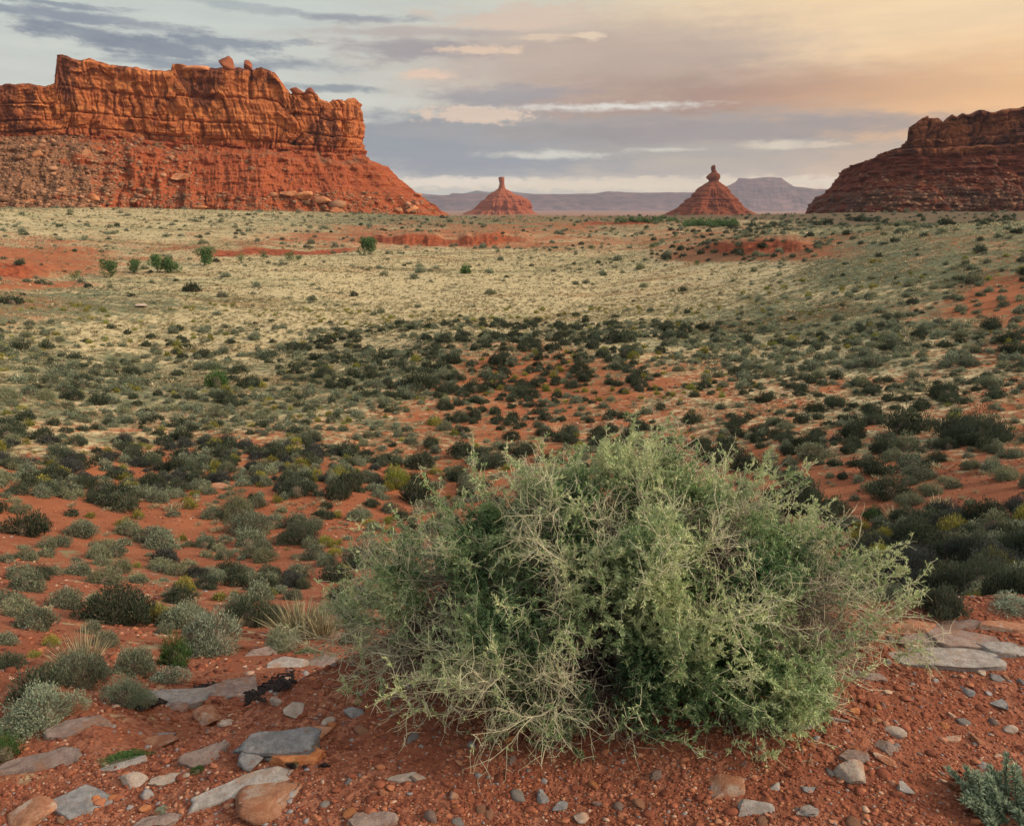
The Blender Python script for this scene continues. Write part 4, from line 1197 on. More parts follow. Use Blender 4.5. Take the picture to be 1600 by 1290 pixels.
# ------------------------------------------------------------------ valley trees
def bark_material():
    m, N = material("grey_brown_bark")
    P = coords(N)
    finish(N, N.mix(N.noise(N.scale(P, (8, 8, 1.5)), 1, 6), (0.12, 0.09, 0.065, 1), (0.26, 0.21, 0.17, 1)))
    return m
BARK = bark_material()
def tree_mesh(seed, wide, tall, n):
    r = np.random.default_rng(seed)
    m = 11
    ca = r.uniform(0, 6.28, m); cr = wide * .36 * np.sqrt(r.uniform(0, 1, m)); ch = tall * r.uniform(.18, .80, m)
    C = np.stack([cr * np.cos(ca), cr * np.sin(ca), ch], 1)
    R = r.uniform(.16, .27, m) * wide
    k = r.integers(0, m, n)
    u = unit(r.normal(size=(n, 3)))
    rad = r.uniform(.35, 1, n)[:, None] ** .6 * (1 + .3 * fbm(u[:, 0] * 2 + k, u[:, 1] * 2, u[:, 2] * 2, seed=seed))[:, None]
    P = C[k] + u * R[k][:, None] * rad * np.array([1, 1, .85])
    V = blades(P, u + r.normal(0, .8, (n, 3)), wide * .065, wide * .04, r)
    cm = mesh_data('crown', V, quads(n), [LEAF['tree']], {'v': np.repeat(np.clip(r.uniform(0, 1, n) * .7 + .3 * r.uniform(0, 1, m)[k], 0, 1), 4), 'wood': np.zeros(n * 4)})
    p0 = np.tile([[0, 0, -.2]], (1, 1)); tp = np.array([[.1 * wide * r.uniform(-1, 1), 0, tall * .35]])
    V1, F1 = tubes(p0, tp, wide * .035, wide * .025, 7)
    V2, F2 = tubes(np.repeat(tp, m, 0), C, wide * .018, wide * .006, 5)
    tm = mesh_data('trunk', np.vstack([V1, V2]), [F1, F2 + len(V1)], [BARK])
    return cm, tm
TREES = [ # px, foot row, width px, height px, label
 (580, 398, 38, 27, 'round green tree standing alone left of the red bank'),
 (172, 433, 27, 32, 'leafy tree beside the lighter one, second from the left in the tree row'),
 (163, 434, 14, 24, 'slim light green tree with bare pale trunks showing'),
 (211, 427, 24, 30, 'narrow upright green tree on the orange bank'),
 (246, 426, 30, 32, 'dark dense tree of the widest clump in the row'),
 (268, 426, 30, 24, 'lower tree on the right side of the widest clump'),
 (320, 414, 34, 28, 'green tree right of the widest clump in the tree row'),
 (377, 411, 15, 19, 'small slim tree between the two green trees on the orange bank'),
 (413, 405, 14, 15, 'small round tree right of the slim one'),
 (452, 407, 18, 14, 'paler small tree near the right end of the tree row'),
 (467, 407, 13, 10, 'darkest low tree at the right end of the tree row'),
 (118, 439, 16, 17, 'small dark tree at the left end of the tree row'),
 (1020, 387, 14, 9, 'bright green bushy tree below the distant butte'),
 (925, 389, 12, 6, 'low bright green tree on the orange band'),
 (1055, 371, 9, 8, 'tiny dark juniper above the bright green tree'),
 (1088, 414, 11, 7, 'dark juniper at the foot of the right spur'),
 (1072, 364, 9, 6, 'tiny dark juniper nearest the line of green brush'),
 (897, 353, 8, 5, 'tiny dark juniper on the green terrace'),
]
for i, (px, py, w, h, lab) in enumerate(TREES):
    x, y, z = on_ground(px, py)
    dep = to_px(x, y, z)[2]
    W, H = w * dep / FPX, h * dep / FPX
    t = bpy.data.objects.new('tree', None); COL.objects.link(t)
    t.location = (x, y, z)
    cm, tm = tree_mesh(300 + i, W, H, 2200 if w > 20 else 900)
    link('crown', cm, t); link('trunk', tm, t)
    tag(t, lab, 'tree', 'trees and junipers on the valley floor')
# the far line of green brush on the terrace
def far_brush():
    M = Mass(); rg = np.random.default_rng(4)
    pr = proto_arrays('green', 3, 0)
    pts = []
    for _ in range(70):
        px = rg.uniform(1065, 1150); py = 352 + rg.normal(0, 1.2)
        pts.append(on_ground(px, py))
    for _ in range(26):
        pts.append(on_ground(rg.uniform(960, 1060), 346 + rg.normal(0, 1.5)))
    p = np.array(pts); n = len(p)
    w = rg.uniform(1.4, 3.4, n)
    M.add_many(pr, p, rg.uniform(0, 6, n), np.stack([w, w, w * .8], 1), rg.uniform(0, 1, n))
    M.build('brush', LEAF['tree'], 'line of green brush along the far wash', 'brush')
far_brush()

# ------------------------------------------------------------------ stones
def ico(sub):
    import bmesh
    bm = bmesh.new()
    bmesh.ops.create_icosphere(bm, subdivisions=sub, radius=1.0)
    V = np.array([v.co[:] for v in bm.verts]); F = np.array([[v.index for v in f.verts] for f in bm.faces])
    bm.free()
    return V, F
ICO = {k: ico(k) for k in (1, 2, 3, 4)}
def facet(seed, sub=3, planes=16, dmin=.55, flat=None, rough=.03):
    """a broken stone: a ball cut by random planes, then worn"""
    r = np.random.default_rng(seed)
    V, F = ICO[sub]; V = V.copy() * 1.25
    for k in range(planes):
        n = unit(r.normal(size=3))
        d = r.uniform(dmin, .95)
        t = V @ n - d
        V -= np.where(t > 0, t, 0)[:, None] * n
    if flat:
        V[:, 2] = np.clip(V[:, 2], -flat, flat * (1 + .12 * V[:, 0] + .1 * V[:, 1]))
        V[:, 2] /= flat
    if rough:
        V = V * (1 + rough * fbm(V[:, 0] * 3, V[:, 1] * 3, V[:, 2] * 3, seed=seed)[:, None])
    return V, F
GREYR = rock_material("grey_sandstone", (0.24, 0.22, 0.21, 1), (0.38, 0.355, 0.34, 1), (0.30, 0.20, 0.15, 1), 30)
MAUVE = rock_material("mauve_sandstone", (0.19, 0.14, 0.125, 1), (0.31, 0.24, 0.215, 1), (0.28, 0.15, 0.10, 1), 30)
TAN = rock_material("tan_sandstone", (0.28, 0.12, 0.07, 1), (0.42, 0.22, 0.135, 1), (0.44, 0.37, 0.31, 1), 32)
PALE = rock_material("pale_limestone", (0.34, 0.27, 0.23, 1), (0.48, 0.41, 0.355, 1), (0.45, 0.28, 0.19, 1), 36)
ORANGE = rock_material("orange_stone", (0.48, 0.17, 0.07, 1), (0.60, 0.27, 0.12, 1), (0.40, 0.14, 0.07, 1), 36)
BLUE = rock_material("bluish_grey_stone", (0.18, 0.18, 0.19, 1), (0.31, 0.31, 0.32, 1), (0.26, 0.20, 0.18, 1), 34)
LICHEN = rock_material("black_lichen", (0.012, 0.010, 0.011, 1), (0.035, 0.03, 0.032, 1), (0.06, 0.04, 0.035, 1), 60)

def slab_mesh(seed, length, depth, thick):
    r = np.random.default_rng(seed)
    V, F = ICO[4]; V = V.copy() * 1.3
    # irregular polygon outline from a few sides, then flat top and bottom with a broken edge
    nside = r.integers(6, 9)
    ang = np.sort(np.linspace(0, 2 * np.pi, nside, endpoint=False) + r.uniform(-.32, .32, nside))
    for a in ang:
        n = np.array([math.cos(a), math.sin(a), r.uniform(-.25, .35)]); n /= np.linalg.norm(n)
        t = V @ n - r.uniform(.72, 1.0)
        V -= np.where(t > 0, t, 0)[:, None] * n
    for s in (1, -1):
        n = unit(np.array([r.uniform(-.06, .06), r.uniform(-.06, .06), s * 1.0]))
        t = V @ n - .5
        V -= np.where(t > 0, t, 0)[:, None] * n
    V[:, 2] *= 2
    e = fbm(V[:, 0] * 2.2, V[:, 1] * 2.2, V[:, 2] * .6, seed=seed, oct=4)
    V[:, :2] *= (1 + .06 * e)[:, None]
    V[:, 2] += .10 * fbm(V[:, 0] * 1.5, V[:, 1] * 1.5, seed=seed + 2, oct=3)
    V *= (1 + .012 * fbm(V[:, 0] * 9, V[:, 1] * 9, V[:, 2] * 5, seed=seed + 6, oct=3))[:, None]
    step = sstep(.1, .16, V[:, 0] * math.cos(seed) + V[:, 1] * math.sin(seed) - .25)
    V[:, 2] -= .35 * step * (V[:, 2] > 0)
    return V * np.array([length / 2, depth / 2, thick / 2]), F

SLABS = [ # x1,y1,x2,y2 of the long axis, width px across, thickness cm, material, label
 (388,1028,432,1018,18,4,MAUVE,'small dark slab at the ledge behind the lichen patch'),
 (412,1052,482,1030,28,5,GREYR,'grey slab with a shadowed front at the left of the thorny bush'),
 (478,1050,536,1032,30,4,MAUVE,'pinkish grey slab half under the left twigs of the thorny bush'),
 (458,1000,540,992,20,4,MAUVE,'pale pinkish slab at the ledge behind the grey slab'),
 (300,1104,410,1064,40,5,MAUVE,'broad grey brown slab with black lichen on its right end'),
 (176,1122,322,1072,34,5,GREYR,'long grey slab slanting up to the broad slab with a black underside'),
 (60,1152,166,1122,28,5,MAUVE,'dull mauve slab below the low spreading pale sage'),
 (-10,1212,134,1176,26,6,MAUVE,'long dull slab running out of the left edge of the photo'),
 (262,1116,293,1102,14,4,MAUVE,'small lilac slab below the broad lichen slab'),
 (200,1174,276,1150,16,4,TAN,'thin tan slab above the small green plants'),
 (236,1152,272,1146,6,2,BLUE,'thin pale blue flake lying on the tan slab'),
 (284,1196,360,1170,24,5,MAUVE,'brownish grey slab left of the big grey slab with the orange face'),
 (296,1258,470,1204,30,4,GREYR,'long smooth grey slab pointing right above the big tan boulder'),
 (84,1262,166,1256,34,6,BLUE,'pointed blue grey slab near the lower left corner'),
 (236,1222,290,1212,14,3,PALE,'flat pale grey slab right of the pinkish stone'),
 (156,1200,230,1190,16,3,GREYR,'low grey slab with a creeping green plant along its top edge'),
 (206,1290,282,1284,16,5,MAUVE,'grey slab cut by the bottom edge left of the tan boulder'),
 (1382,1022,1551,1034,26,6,GREYR,'large pale grey slab at the right ledge, brightest and flattest there'),
 (1396,988,1458,982,18,8,TAN,'pink brown block at the left end of the right ledge'),
 (1404,1006,1464,1002,16,6,MAUVE,'mauve block between the pink brown block and the large pale slab'),
 (1446,996,1554,1006,20,6,MAUVE,'long dark brown slab behind the large pale grey slab'),
 (1526,1014,1612,1018,14,5,GREYR,'grey slab at the right edge behind the small bluish stones'),
 (1460,982,1530,976,12,5,MAUVE,'pinkish rubble slab behind the long dark brown slab'),
 (1530,976,1610,982,14,5,TAN,'brown rubble slab at the right edge of the ledge'),
 (540,1284,622,1280,28,5,MAUVE,'mauve grey slab cut by the bottom edge left of center'),
 (606,1218,668,1214,10,2,PALE,'thin whitish flake on gravel below the left twigs'),
 (1246,1272,1278,1268,12,4,GREYR,'small grey slab at the bottom below the white round stone'),
 (1332,1054,1380,1060,8,3,MAUVE,'thin slab end under the right branches of the thorny bush'),
 (1314,1184,1356,1182,16,4,MAUVE,'mauve slab touching the back of the white round stone'),
]
STONES = [ # px, foot row, width px, height px, material, label
 (408,1290,118,60,TAN,'big tan boulder cut by the bottom edge of the photo'),
 (398,1196,66,46,BLUE,'big blue grey rounded end stone beside the orange spotted face'),
 (320,1140,50,36,TAN,'tan and grey angular stone left below the lichen slab'),
 (354,1134,24,12,PALE,'small pale stone touching the tan and grey angular stone'),
 (208,1228,36,20,PALE,'pinkish white stone left of the flat pale grey slab'),
 (36,1290,80,30,TAN,'rough tan rock in the lower left corner'),
 (432,1104,20,16,PALE,'round pale stone right of the lichen slab'),
 (460,1114,36,10,PALE,'flat pale stone right of the round pale stone'),
 (514,1132,28,13,PALE,'pale stone just left of the lowest left twigs'),
 (506,1150,36,18,TAN,'brown stone in front of the pale stone by the left twigs'),
 (560,1118,36,14,BLUE,'bluish stone under the lowest left twigs'),
 (738,1172,18,24,BLUE,'grey tilted stone under the middle twigs'),
 (753,1158,14,13,ORANGE,'small orange stone touching the grey tilted stone'),
 (795,1160,17,15,ORANGE,'orange stone in front of the middle of the thorny bush'),
 (777,1172,18,12,TAN,'pinkish stone between the two orange stones'),
 (712,1266,18,15,ORANGE,'orange cube like stone on gravel near the bottom'),
 (600,1246,14,18,TAN,'upright pinkish stone left of the orange cube like stone'),
 (708,1250,22,18,TAN,'pale orange stone just behind the orange cube like stone'),
 (848,1253,28,20,BLUE,'sharp blue grey pyramid stone near the bottom middle'),
 (876,1264,30,12,BLUE,'flat grey stone right of the pyramid stone'),
 (909,1281,24,14,PALE,'pale green grey stone at the bottom middle'),
 (934,1262,18,16,MAUVE,'mauve stone right of the flat grey stone'),
 (1331,1226,52,36,PALE,'white rounded stone, the largest and smoothest in the right gravel'),
 (1140,1242,70,24,TAN,'two coloured tan and grey stone left of the white round stone'),
 (1168,1272,60,18,GREYR,'angular grey stone at the bottom right of center'),
 (1212,1234,20,13,GREYR,'small round grey stone between tan and white stones'),
 (1262,1236,26,9,BLUE,'dark flat stone left below the white round stone'),
 (1413,1242,38,22,GREYR,'grey capped stone right of the white round stone'),
 (1492,1240,18,28,TAN,'upright pointed tan stone at the lower right'),
 (1558,1064,26,11,BLUE,'bluish stone below the right end of the large pale slab'),
 (1563,1108,28,20,BLUE,'blue grey block on gravel near the right edge'),
 (1532,1054,16,9,PALE,'white pebble at the right tip of the large pale slab'),
 (1339,1116,18,12,ORANGE,'orange stone right of the dead branch'),
 (1369,1130,18,12,TAN,'pinkish stone right of the orange stone'),
 (1396,1148,28,11,PALE,'pale flat stone among red gravel at right'),
 (1512,1084,30,12,BLUE,'dark bluish stone above the blue grey block'),
 (1534,1200,24,10,GREYR,'dark grey stone above a tan one at the right'),
 (1532,1214,24,12,TAN,'tan stone touching the dark grey stone at the right'),
 (1522,1160,22,12,TAN,'pinkish tan stone in the right gravel'),
 (1488,1158,34,9,TAN,'thin tan stone lying flat in the right gravel'),
 (1578,1146,20,14,PALE,'pale stone at the right edge of the gravel'),
 (1380,1190,36,12,TAN,'yellowish flat stone right of the mauve slab'),
 (1386,1176,44,18,MAUVE,'dark angular stone behind the yellowish flat stone'),
 (150,1258,22,18,ORANGE,'round orange stone against the pointed blue grey slab'),
 (230,1248,22,16,BLUE,'small blue stone right of the pointed blue grey slab'),
 (228,1268,18,14,ORANGE,'orange stone below the small blue stone'),
 (330,772,0,0,None,''),
]
def add_lichen(parent, pts, seed):
    r = np.random.default_rng(seed)
    M = Mass()
    for px, py in pts:
        x, y, z = on_ground(px, py)
        V, F = facet(r.integers(1e6), 2, 8, .4, rough=.2)
        s = r.uniform(.003, .008)
        M.add(V * np.array([s * 1.6, s, s * .6]) + np.array([x, y, z + .012 + r.uniform(0, .004)]), [F])
    o = M.build('lichen', LICHEN, None, None, parent=None, kind=None)
    o.parent = parent
    o.matrix_parent_inverse = parent.matrix_basis.inverted()
    return o

def place_slabs():
    for i, (x1, y1, x2, y2, wpx, th, mat, lab) in enumerate(SLABS):
        a, b = on_ground(x1, y1), on_ground(x2, y2)
        mx, my, mz = on_ground((x1 + x2) / 2, (y1 + y2) / 2)
        pl = []
        for qx, qy in ((x1, y1), (x2, y2)):
            q, e = ray(float(qx), float(qy)); Yp = (mz - CAM_Z) / e; pl.append((q * Yp, Yp))
        dx, dy, dz = pl[1][0] - pl[0][0], pl[1][1] - pl[0][1], b[2] - a[2]
        L = min(math.hypot(dx, dy), (abs(x2 - x1) * 1.25) * math.hypot(mx, my, CAM_Z) / FPX)
        dep = to_px(mx, my, mz)[2]
        sl = (CAM_Z - mz) / math.hypot(mx, my, CAM_Z - mz)
        D = wpx * dep / FPX / sl
        th = th / 100 * .9
        V, F = slab_mesh(500 + i * 7, L * 1.14, D * 1.15, th)
        o = link('rock_slab', mesh_data('rock_slab', V, F, [mat]))
        o.location = (mx, my, mz - th * .2)
        yaw = math.atan2(dy, dx)
        tilt = math.atan2(dz, math.hypot(dx, dy))
        o.rotation_euler = (math.radians(RNG.uniform(-3, 5)), -max(-.12, min(.12, tilt)) + math.radians(RNG.uniform(-2, 2)), yaw)
        tag(o, lab, 'rock slab', 'flat slabs along the ledge')
        bpy.context.view_layer.update()
        if 'black lichen on' in lab:
            rr = np.random.default_rng(3)
            add_lichen(o, [(px, 1095 - (px - 385) * .48 + rr.normal(0, 6)) for px in rr.uniform(385, 460, 520)], 5)
        if 'black underside' in lab:
            rr = np.random.default_rng(8)
            add_lichen(o, [(px, 1110 - (px - 215) * .32 + rr.normal(0, 3)) for px in rr.uniform(215, 335, 330)], 9)
def big_face():
    """grey slab whose broken front shows an orange face with black spots"""
    a, b = on_ground(372, 1176), on_ground(508, 1166)
    L = math.hypot(b[0] - a[0], b[1] - a[1])
    mx, my, mz = on_ground(442, 1176)
    t = bpy.data.objects.new('rock_slab', None); COL.objects.link(t); t.location = (mx, my, mz + .01)
    t.rotation_euler = (math.radians(4), 0, math.atan2(b[1] - a[1], b[0] - a[0]) * .7)
    V, F = slab_mesh(777, L * 1.1, .095, .05); V[:, 2] += .018
    link('top', mesh_data('top', V, F, [BLUE]), t)
    V, F = slab_mesh(778, L * .62, .07, .045); V += np.array([L * .20, -.03, -.0])
    f = link('face', mesh_data('face', V, F, [ORANGE]), t); f['label'] = 'orange broken face of the slab'
    M = Mass(); r = np.random.default_rng(2)
    for cx, cz, s in ((.05, .006, .011), (.085, .002, .006), (.145, .006, .010), (.12, -.004, .004)):
        for k in range(5):
            V, F = facet(r.integers(1e6), 2, 6, .5, rough=.2)
            M.add(V * np.array([s, .006, s * .8]) * .8 + np.array([cx + r.normal(0, s * .5), -.066, cz + r.normal(0, s * .3)]), [F])
    M.build('lichen', LICHEN, None, None, parent=t, kind=None)
    tag(t, 'big grey slab with an orange face spotted black in the lower left', 'rock slab', 'flat slabs along the ledge')
def place_stones():
    for i, (px, py, w, h, mat, lab) in enumerate(STONES):
        if not mat: continue
        x, y, z = on_ground(px, min(py, 1400) - h * .35)
        dep = to_px(x, y, z)[2]
        W = w * dep / FPX; H = h * dep / FPX
        V, F = facet(900 + i, 4 if w > 30 else 3, 17, .38 if mat is not PALE else .6, rough=.03)
        V = V * np.array([W / 2 * 1.12, W / 2 * .85, H / 2 * .95])
        o = link('stone', mesh_data('stone', V, F, [mat], smooth=(mat is PALE)))
        o.location = (x, y, z + H * .07); o.rotation_euler = (RNG.uniform(-.15, .15), RNG.uniform(-.15, .15), RNG.uniform(-.5, .5))
        tag(o, lab, 'stone', 'loose stones on the gravel')
place_slabs(); big_face(); place_stones()

def gravel_material():
    m, N = material("mixed_gravel")
    P = coords(N)
    v, p = attr(N, 'v'), attr(N, 'plant')
    r = N.node('ShaderNodeValToRGB', {0: p})
    e = r.color_ramp; e.interpolation = 'CONSTANT'
    cols = [(0, (0.15, 0.05, 0.03)), (.24, (0.20, 0.066, 0.038)), (.48, (0.26, 0.09, 0.05)), (.68, (0.33, 0.13, 0.07)), (.82, (0.36, 0.17, 0.105)), (.89, (0.44, 0.29, 0.21)), (.93, (0.24, 0.22, 0.22)), (.965, (0.18, 0.13, 0.115))]
    e.elements[0].position = 0; e.elements[0].color = cols[0][1] + (1,)
    e.elements[1].position = cols[1][0]; e.elements[1].color = cols[1][1] + (1,)
    for q, c in cols[2:]:
        k = e.elements.new(q); k.color = c + (1,)
    c = N.mix(1.0, r.outputs[0], N.mix(N.noise(P, 60, 4), (0.7, 0.7, 0.7, 1), (1.3, 1.3, 1.3, 1)), 'MULTIPLY')
    finish(N, c, rough=.9, bump=N.noise(P, 200, 5), bstr=.4, bdist=.003)
    return m
GRAVEL = gravel_material()
def build_gravel():
    rg = np.random.default_rng(33)
    M = Mass()
    def lay(n, sub, smin, smax, x, y, flat=.62, sink=.25, pl=None):
        n = len(x)
        z = relief(x, y)
        s = np.exp(rg.uniform(math.log(smin), math.log(smax), n))
        col = rg.uniform(0, 1, n) if pl is None else pl
        nv = 14
        for var in range(nv):
            V, F = facet(4000 + var + sub * 50, sub, 8, .34, rough=0)
            i = np.where(np.arange(n) % nv == var)[0]
            if len(i) == 0: continue
            asp = rg.uniform(.6, 1.0, len(i))
            sc = np.stack([s[i], s[i] * asp, s[i] * rg.uniform(.35, flat, len(i))], 1)
            pos = np.stack([x[i], y[i], z[i] + sc[:, 2] * sink], 1)
            M.add_many((V, [F], np.zeros(len(V)), np.zeros(len(V))), pos, rg.uniform(0, 6.28, len(i)), sc, col[i])
    def field(n, y0, y1, p=1.6, xm=1.08):
        y = y0 + (y1 - y0) * rg.uniform(0, 1, n) ** p
        x = rg.uniform(-1, 1, n) * (y + .25) * xm
        return x, y
    def on_ledge(x, y, extra=0.1):
        k = y < np.interp(x, RIM_X, RIM_Y) + extra
        cl = fbm(x * 1.1, y * 1.1, seed=66, oct=3)
        k &= rg.uniform(0, 1, len(x)) < np.clip(.85 + .6 * cl, .45, 1)
        return x[k], y[k]
    x, y = on_ledge(*field(110000, .95, 3.1)); lay(0, 1, .0020, .0055, x, y)
    x, y = on_ledge(*field(13000, .95, 3.1)); lay(0, 1, .0055, .011, x, y, .5)
    x, y = on_ledge(*field(1500, .95, 3.1)); lay(0, 2, .011, .019, x, y, .5)
    n = 16000
    x = rg.uniform(-2.6, 3.2, n); y = np.interp(x, RIM_X, RIM_Y) + rg.uniform(-.1, 1.5, n) ** 1.0
    lay(0, 1, .003, .012, x, y)
    # stones on the slopes just below
    n = 30000
    x, y, z, red, px, py, R = scatter(n, 2.6, 15, rg, 46)
    k = rg.uniform(0, 1, len(x)) < np.clip(.35 + .9 * fbm(x / 2.2, y / 2.2, seed=67, oct=3), .04, 1)
    lay(0, 1, .008, .032, x[k], y[k])
    x, y, z, red, px, py, R = scatter(9000, 12, 34, rg, 46)
    k = rg.uniform(0, 1, len(x)) < np.clip(.2 + .9 * fbm(x / 4, y / 4, seed=68, oct=3), .02, 1)
    lay(0, 1, .02, .07, x[k], y[k])
    M.build('gravel', GRAVEL, 'red and tan gravel strewn over the ledge and slope', 'gravel')
build_gravel()
# loose medium stones, each its own
def medium_stones():
    rg = np.random.default_rng(44)
    ms = [mesh_data('stone', *facet(7000 + k, 2, 12, .5), [m]) for k, m in enumerate([TAN, MAUVE, ORANGE, GREYR, TAN, ORANGE, MAUVE, BLUE])]
    n = 0
    while n < 120:
        y = .95 + 1.7 * rg.uniform() ** 1.3; x = rg.uniform(-1, 1) * (y + .25) * .84
        if y > np.interp(x, RIM_X, RIM_Y) - .08: continue
        if (x - .4) ** 2 / 1.0 + (y - 2.25) ** 2 / .3 < 1: continue
        z = float(relief(np.array([x]), np.array([y]))[0])
        k = rg.integers(0, len(ms)); s = rg.uniform(.012, .026)
        o = link('stone', ms[k], None, (x, y, z + s * .02), rg.uniform(0, 6.28), (s, s * rg.uniform(.6, 1), s * rg.uniform(.4, .75)))
        c = ['tan', 'mauve brown', 'orange', 'grey', 'tan', 'orange', 'mauve brown', 'bluish grey'][k]
        tag(o, f'small {c} stone scattered in the gravel of the near ledge', 'stone', f'small {c} stones in the gravel')
        n += 1
    for px, py, w, lab in ((345, 762, 26, 'pale pink boulder in front of the left dark brush band'), (474, 708, 14, 'small pinkish boulder above the pale pink one on the slope'), (1078, 690, 18, 'pale rock just above the thorny bush'),
                           (220, 479, 26, 'flat whitish rock on the grass flat at left')):
        x, y, z = on_ground(px, py); dep = to_px(x, y, z)[2]; W = w * dep / FPX
        V, F = facet(px, 3, 14, .55)
        o = link('boulder', mesh_data('boulder', V * np.array([W / 2, W / 2 * .8, W * .3 if py > 500 else W * .08]), F, [PALE if py < 500 else TAN]), None, (x, y, z + W * .08))
        tag(o, lab, 'boulder')
medium_stones()

# ------------------------------------------------------------------ boulders of the left mesa
BOULD_M = rock_material("mesa_boulder", (0.42, 0.16, 0.075, 1), (0.56, 0.27, 0.14, 1), (0.36, 0.12, 0.055, 1), .25)
BOULD_D = rock_material("dark_cap_boulder", (0.24, 0.075, 0.04, 1), (0.34, 0.12, 0.06, 1), (0.22, 0.07, 0.04, 1), .25)
def hit(px, py):
    bpy.context.view_layer.update()
    q, e = ray(px, py)
    dg = bpy.context.evaluated_depsgraph_get()
    ok, loc, nor, idx, ob, mt = SC.ray_cast(dg, Vector((0, 0, CAM_Z)) + Vector((q, 1, e)) * 300, Vector((q, 1, e)).normalized())
    return (loc if ok and ob.name.startswith(('mesa', 'ground')) and loc.y < 900 else None)
MB = [ # px, foot row, w, h, label
 (150,317,20,15,'square pale orange boulder at the foot of the mesa debris cone'),
 (136,244,22,13,'orange boulder high on the debris cone of the mesa'),
 (57,246,18,12,'dark faced boulder on the upper left debris cone'),
 (285,282,30,14,'pale slanted rock on the middle of the mesa talus'),
 (473,316,30,18,'large pale fallen block at the talus foot, widest of the fallen blocks'),
 (452,306,26,10,'fallen slab leaning on the large pale fallen block'),
 (508,320,34,14,'long pale slab fallen at the talus foot right of the large block'),
 (525,331,26,9,'low pale slab below the long one at the talus foot'),
 (642,332,24,10,'flat topped pale slab near the right tip of the talus'),
 (674,333,11,10,'orange block right of the flat topped slab'),
 (651,309,14,9,'overhanging pale rock on the talus skyline'),
 (671,313,12,8,'reddish rock just below the overhanging one on the skyline'),
 (695,328,15,6,'pale rock at the very tip of the talus'),
 (716,335,10,5,'small tan rock out on the flat beyond the talus tip'),
 (622,331,14,8,'tan rock left of the flat topped slab'),
 (50,318,20,9,'pinkish slab at the foot of the debris cone at left'),
 (312,329,22,9,'tan slab at the talus foot below the pale slanted rock'),
 (220,218,12,6,'small white rock just under the mesa cliff'),
 (430,309,16,9,'block above the fallen slab on the talus'),
 (98,300,16,10,'brown block low on the debris cone'),
]
def mesa_boulders():
    vs = [facet(8100 + k, 3, 13, .34, rough=.05) for k in range(6)]
    for i, (px, py, w, h, lab) in enumerate(MB):
        p = hit(px, py - h * .3)
        if p is None: continue
        dep = to_px(p.x, p.y, p.z)[2]; W, H = w * dep / FPX, h * dep / FPX
        V, F = vs[i % 6]
        V = V * np.array([W / 2 * 1.15, W / 2 * .8, H / 2 * 1.1])
        o = link('boulder', mesh_data('boulder', V, F, [BOULD_M]), None, tuple(p + Vector((0, 0, H * .12))), RNG.uniform(-.3, .3))
        o.rotation_euler.y = RNG.uniform(-.1, .35)
        tag(o, lab, 'boulder', 'fallen boulders below the mesa')
    # balanced boulders on the rim
    Y = 468
    for px, base, w, h, lab in ((356, 108, 25, 20, 'larger balanced boulder on the mesa rim'), (386, 107, 14, 13, 'smaller round boulder right of the larger balanced one'),
                                (464, 147, 22, 10, 'dark knob on the lower rim of the mesa'), (486, 150, 17, 12, 'rounded dark knob right of the other on the lower rim'), (283, 110, 24, 11, 'flat orange cap rock on the long part of the mesa rim'), (312, 112, 44, 9, 'long low cap rock beside the flat orange one')):
        q, e = ray(px, base - h / 2)
        s = 800 + 0 * px
        # distance of the rim on this bearing
        Yf = (437 + 0.3164 * 311 + 4) / (1 - 0.3164 * q) if True else 0
        x, y, z = q * Yf, Yf, CAM_Z + Yf * e
        dep = to_px(x, y, z)[2]; W, H = w * dep / FPX, h * dep / FPX
        V, F = facet(8200 + px, 3, 11, .6)
        V = V * np.array([W / 2, W / 2 * .9, H / 2 * 1.0])
        V[:, 0] *= 1 - .25 * np.clip(V[:, 2] / (H * .6), -1, 1)
        o = link('boulder', mesh_data('boulder', V, F, [BOULD_D if px != 283 and px != 312 else BOULD_M]), None, (x, y, z - .4))
        tag(o, lab, 'boulder', 'boulders on the mesa rim')
mesa_boulders()
def scree_material():
    m, N = material("talus_rubble")
    p = attr(N, 'plant')
    c = N.mix(N.rng(p, .0, 1.0, smooth=False), (0.13, 0.07, 0.042, 1), (0.46, 0.24, 0.14, 1))
    c = N.mix(1.0, c, N.mix(N.noise(coords(N), 1.5, 6), (.6, .6, .6, 1), (1.3, 1.3, 1.3, 1)), 'MULTIPLY')
    finish(N, c)
    return m
SCREE = scree_material()
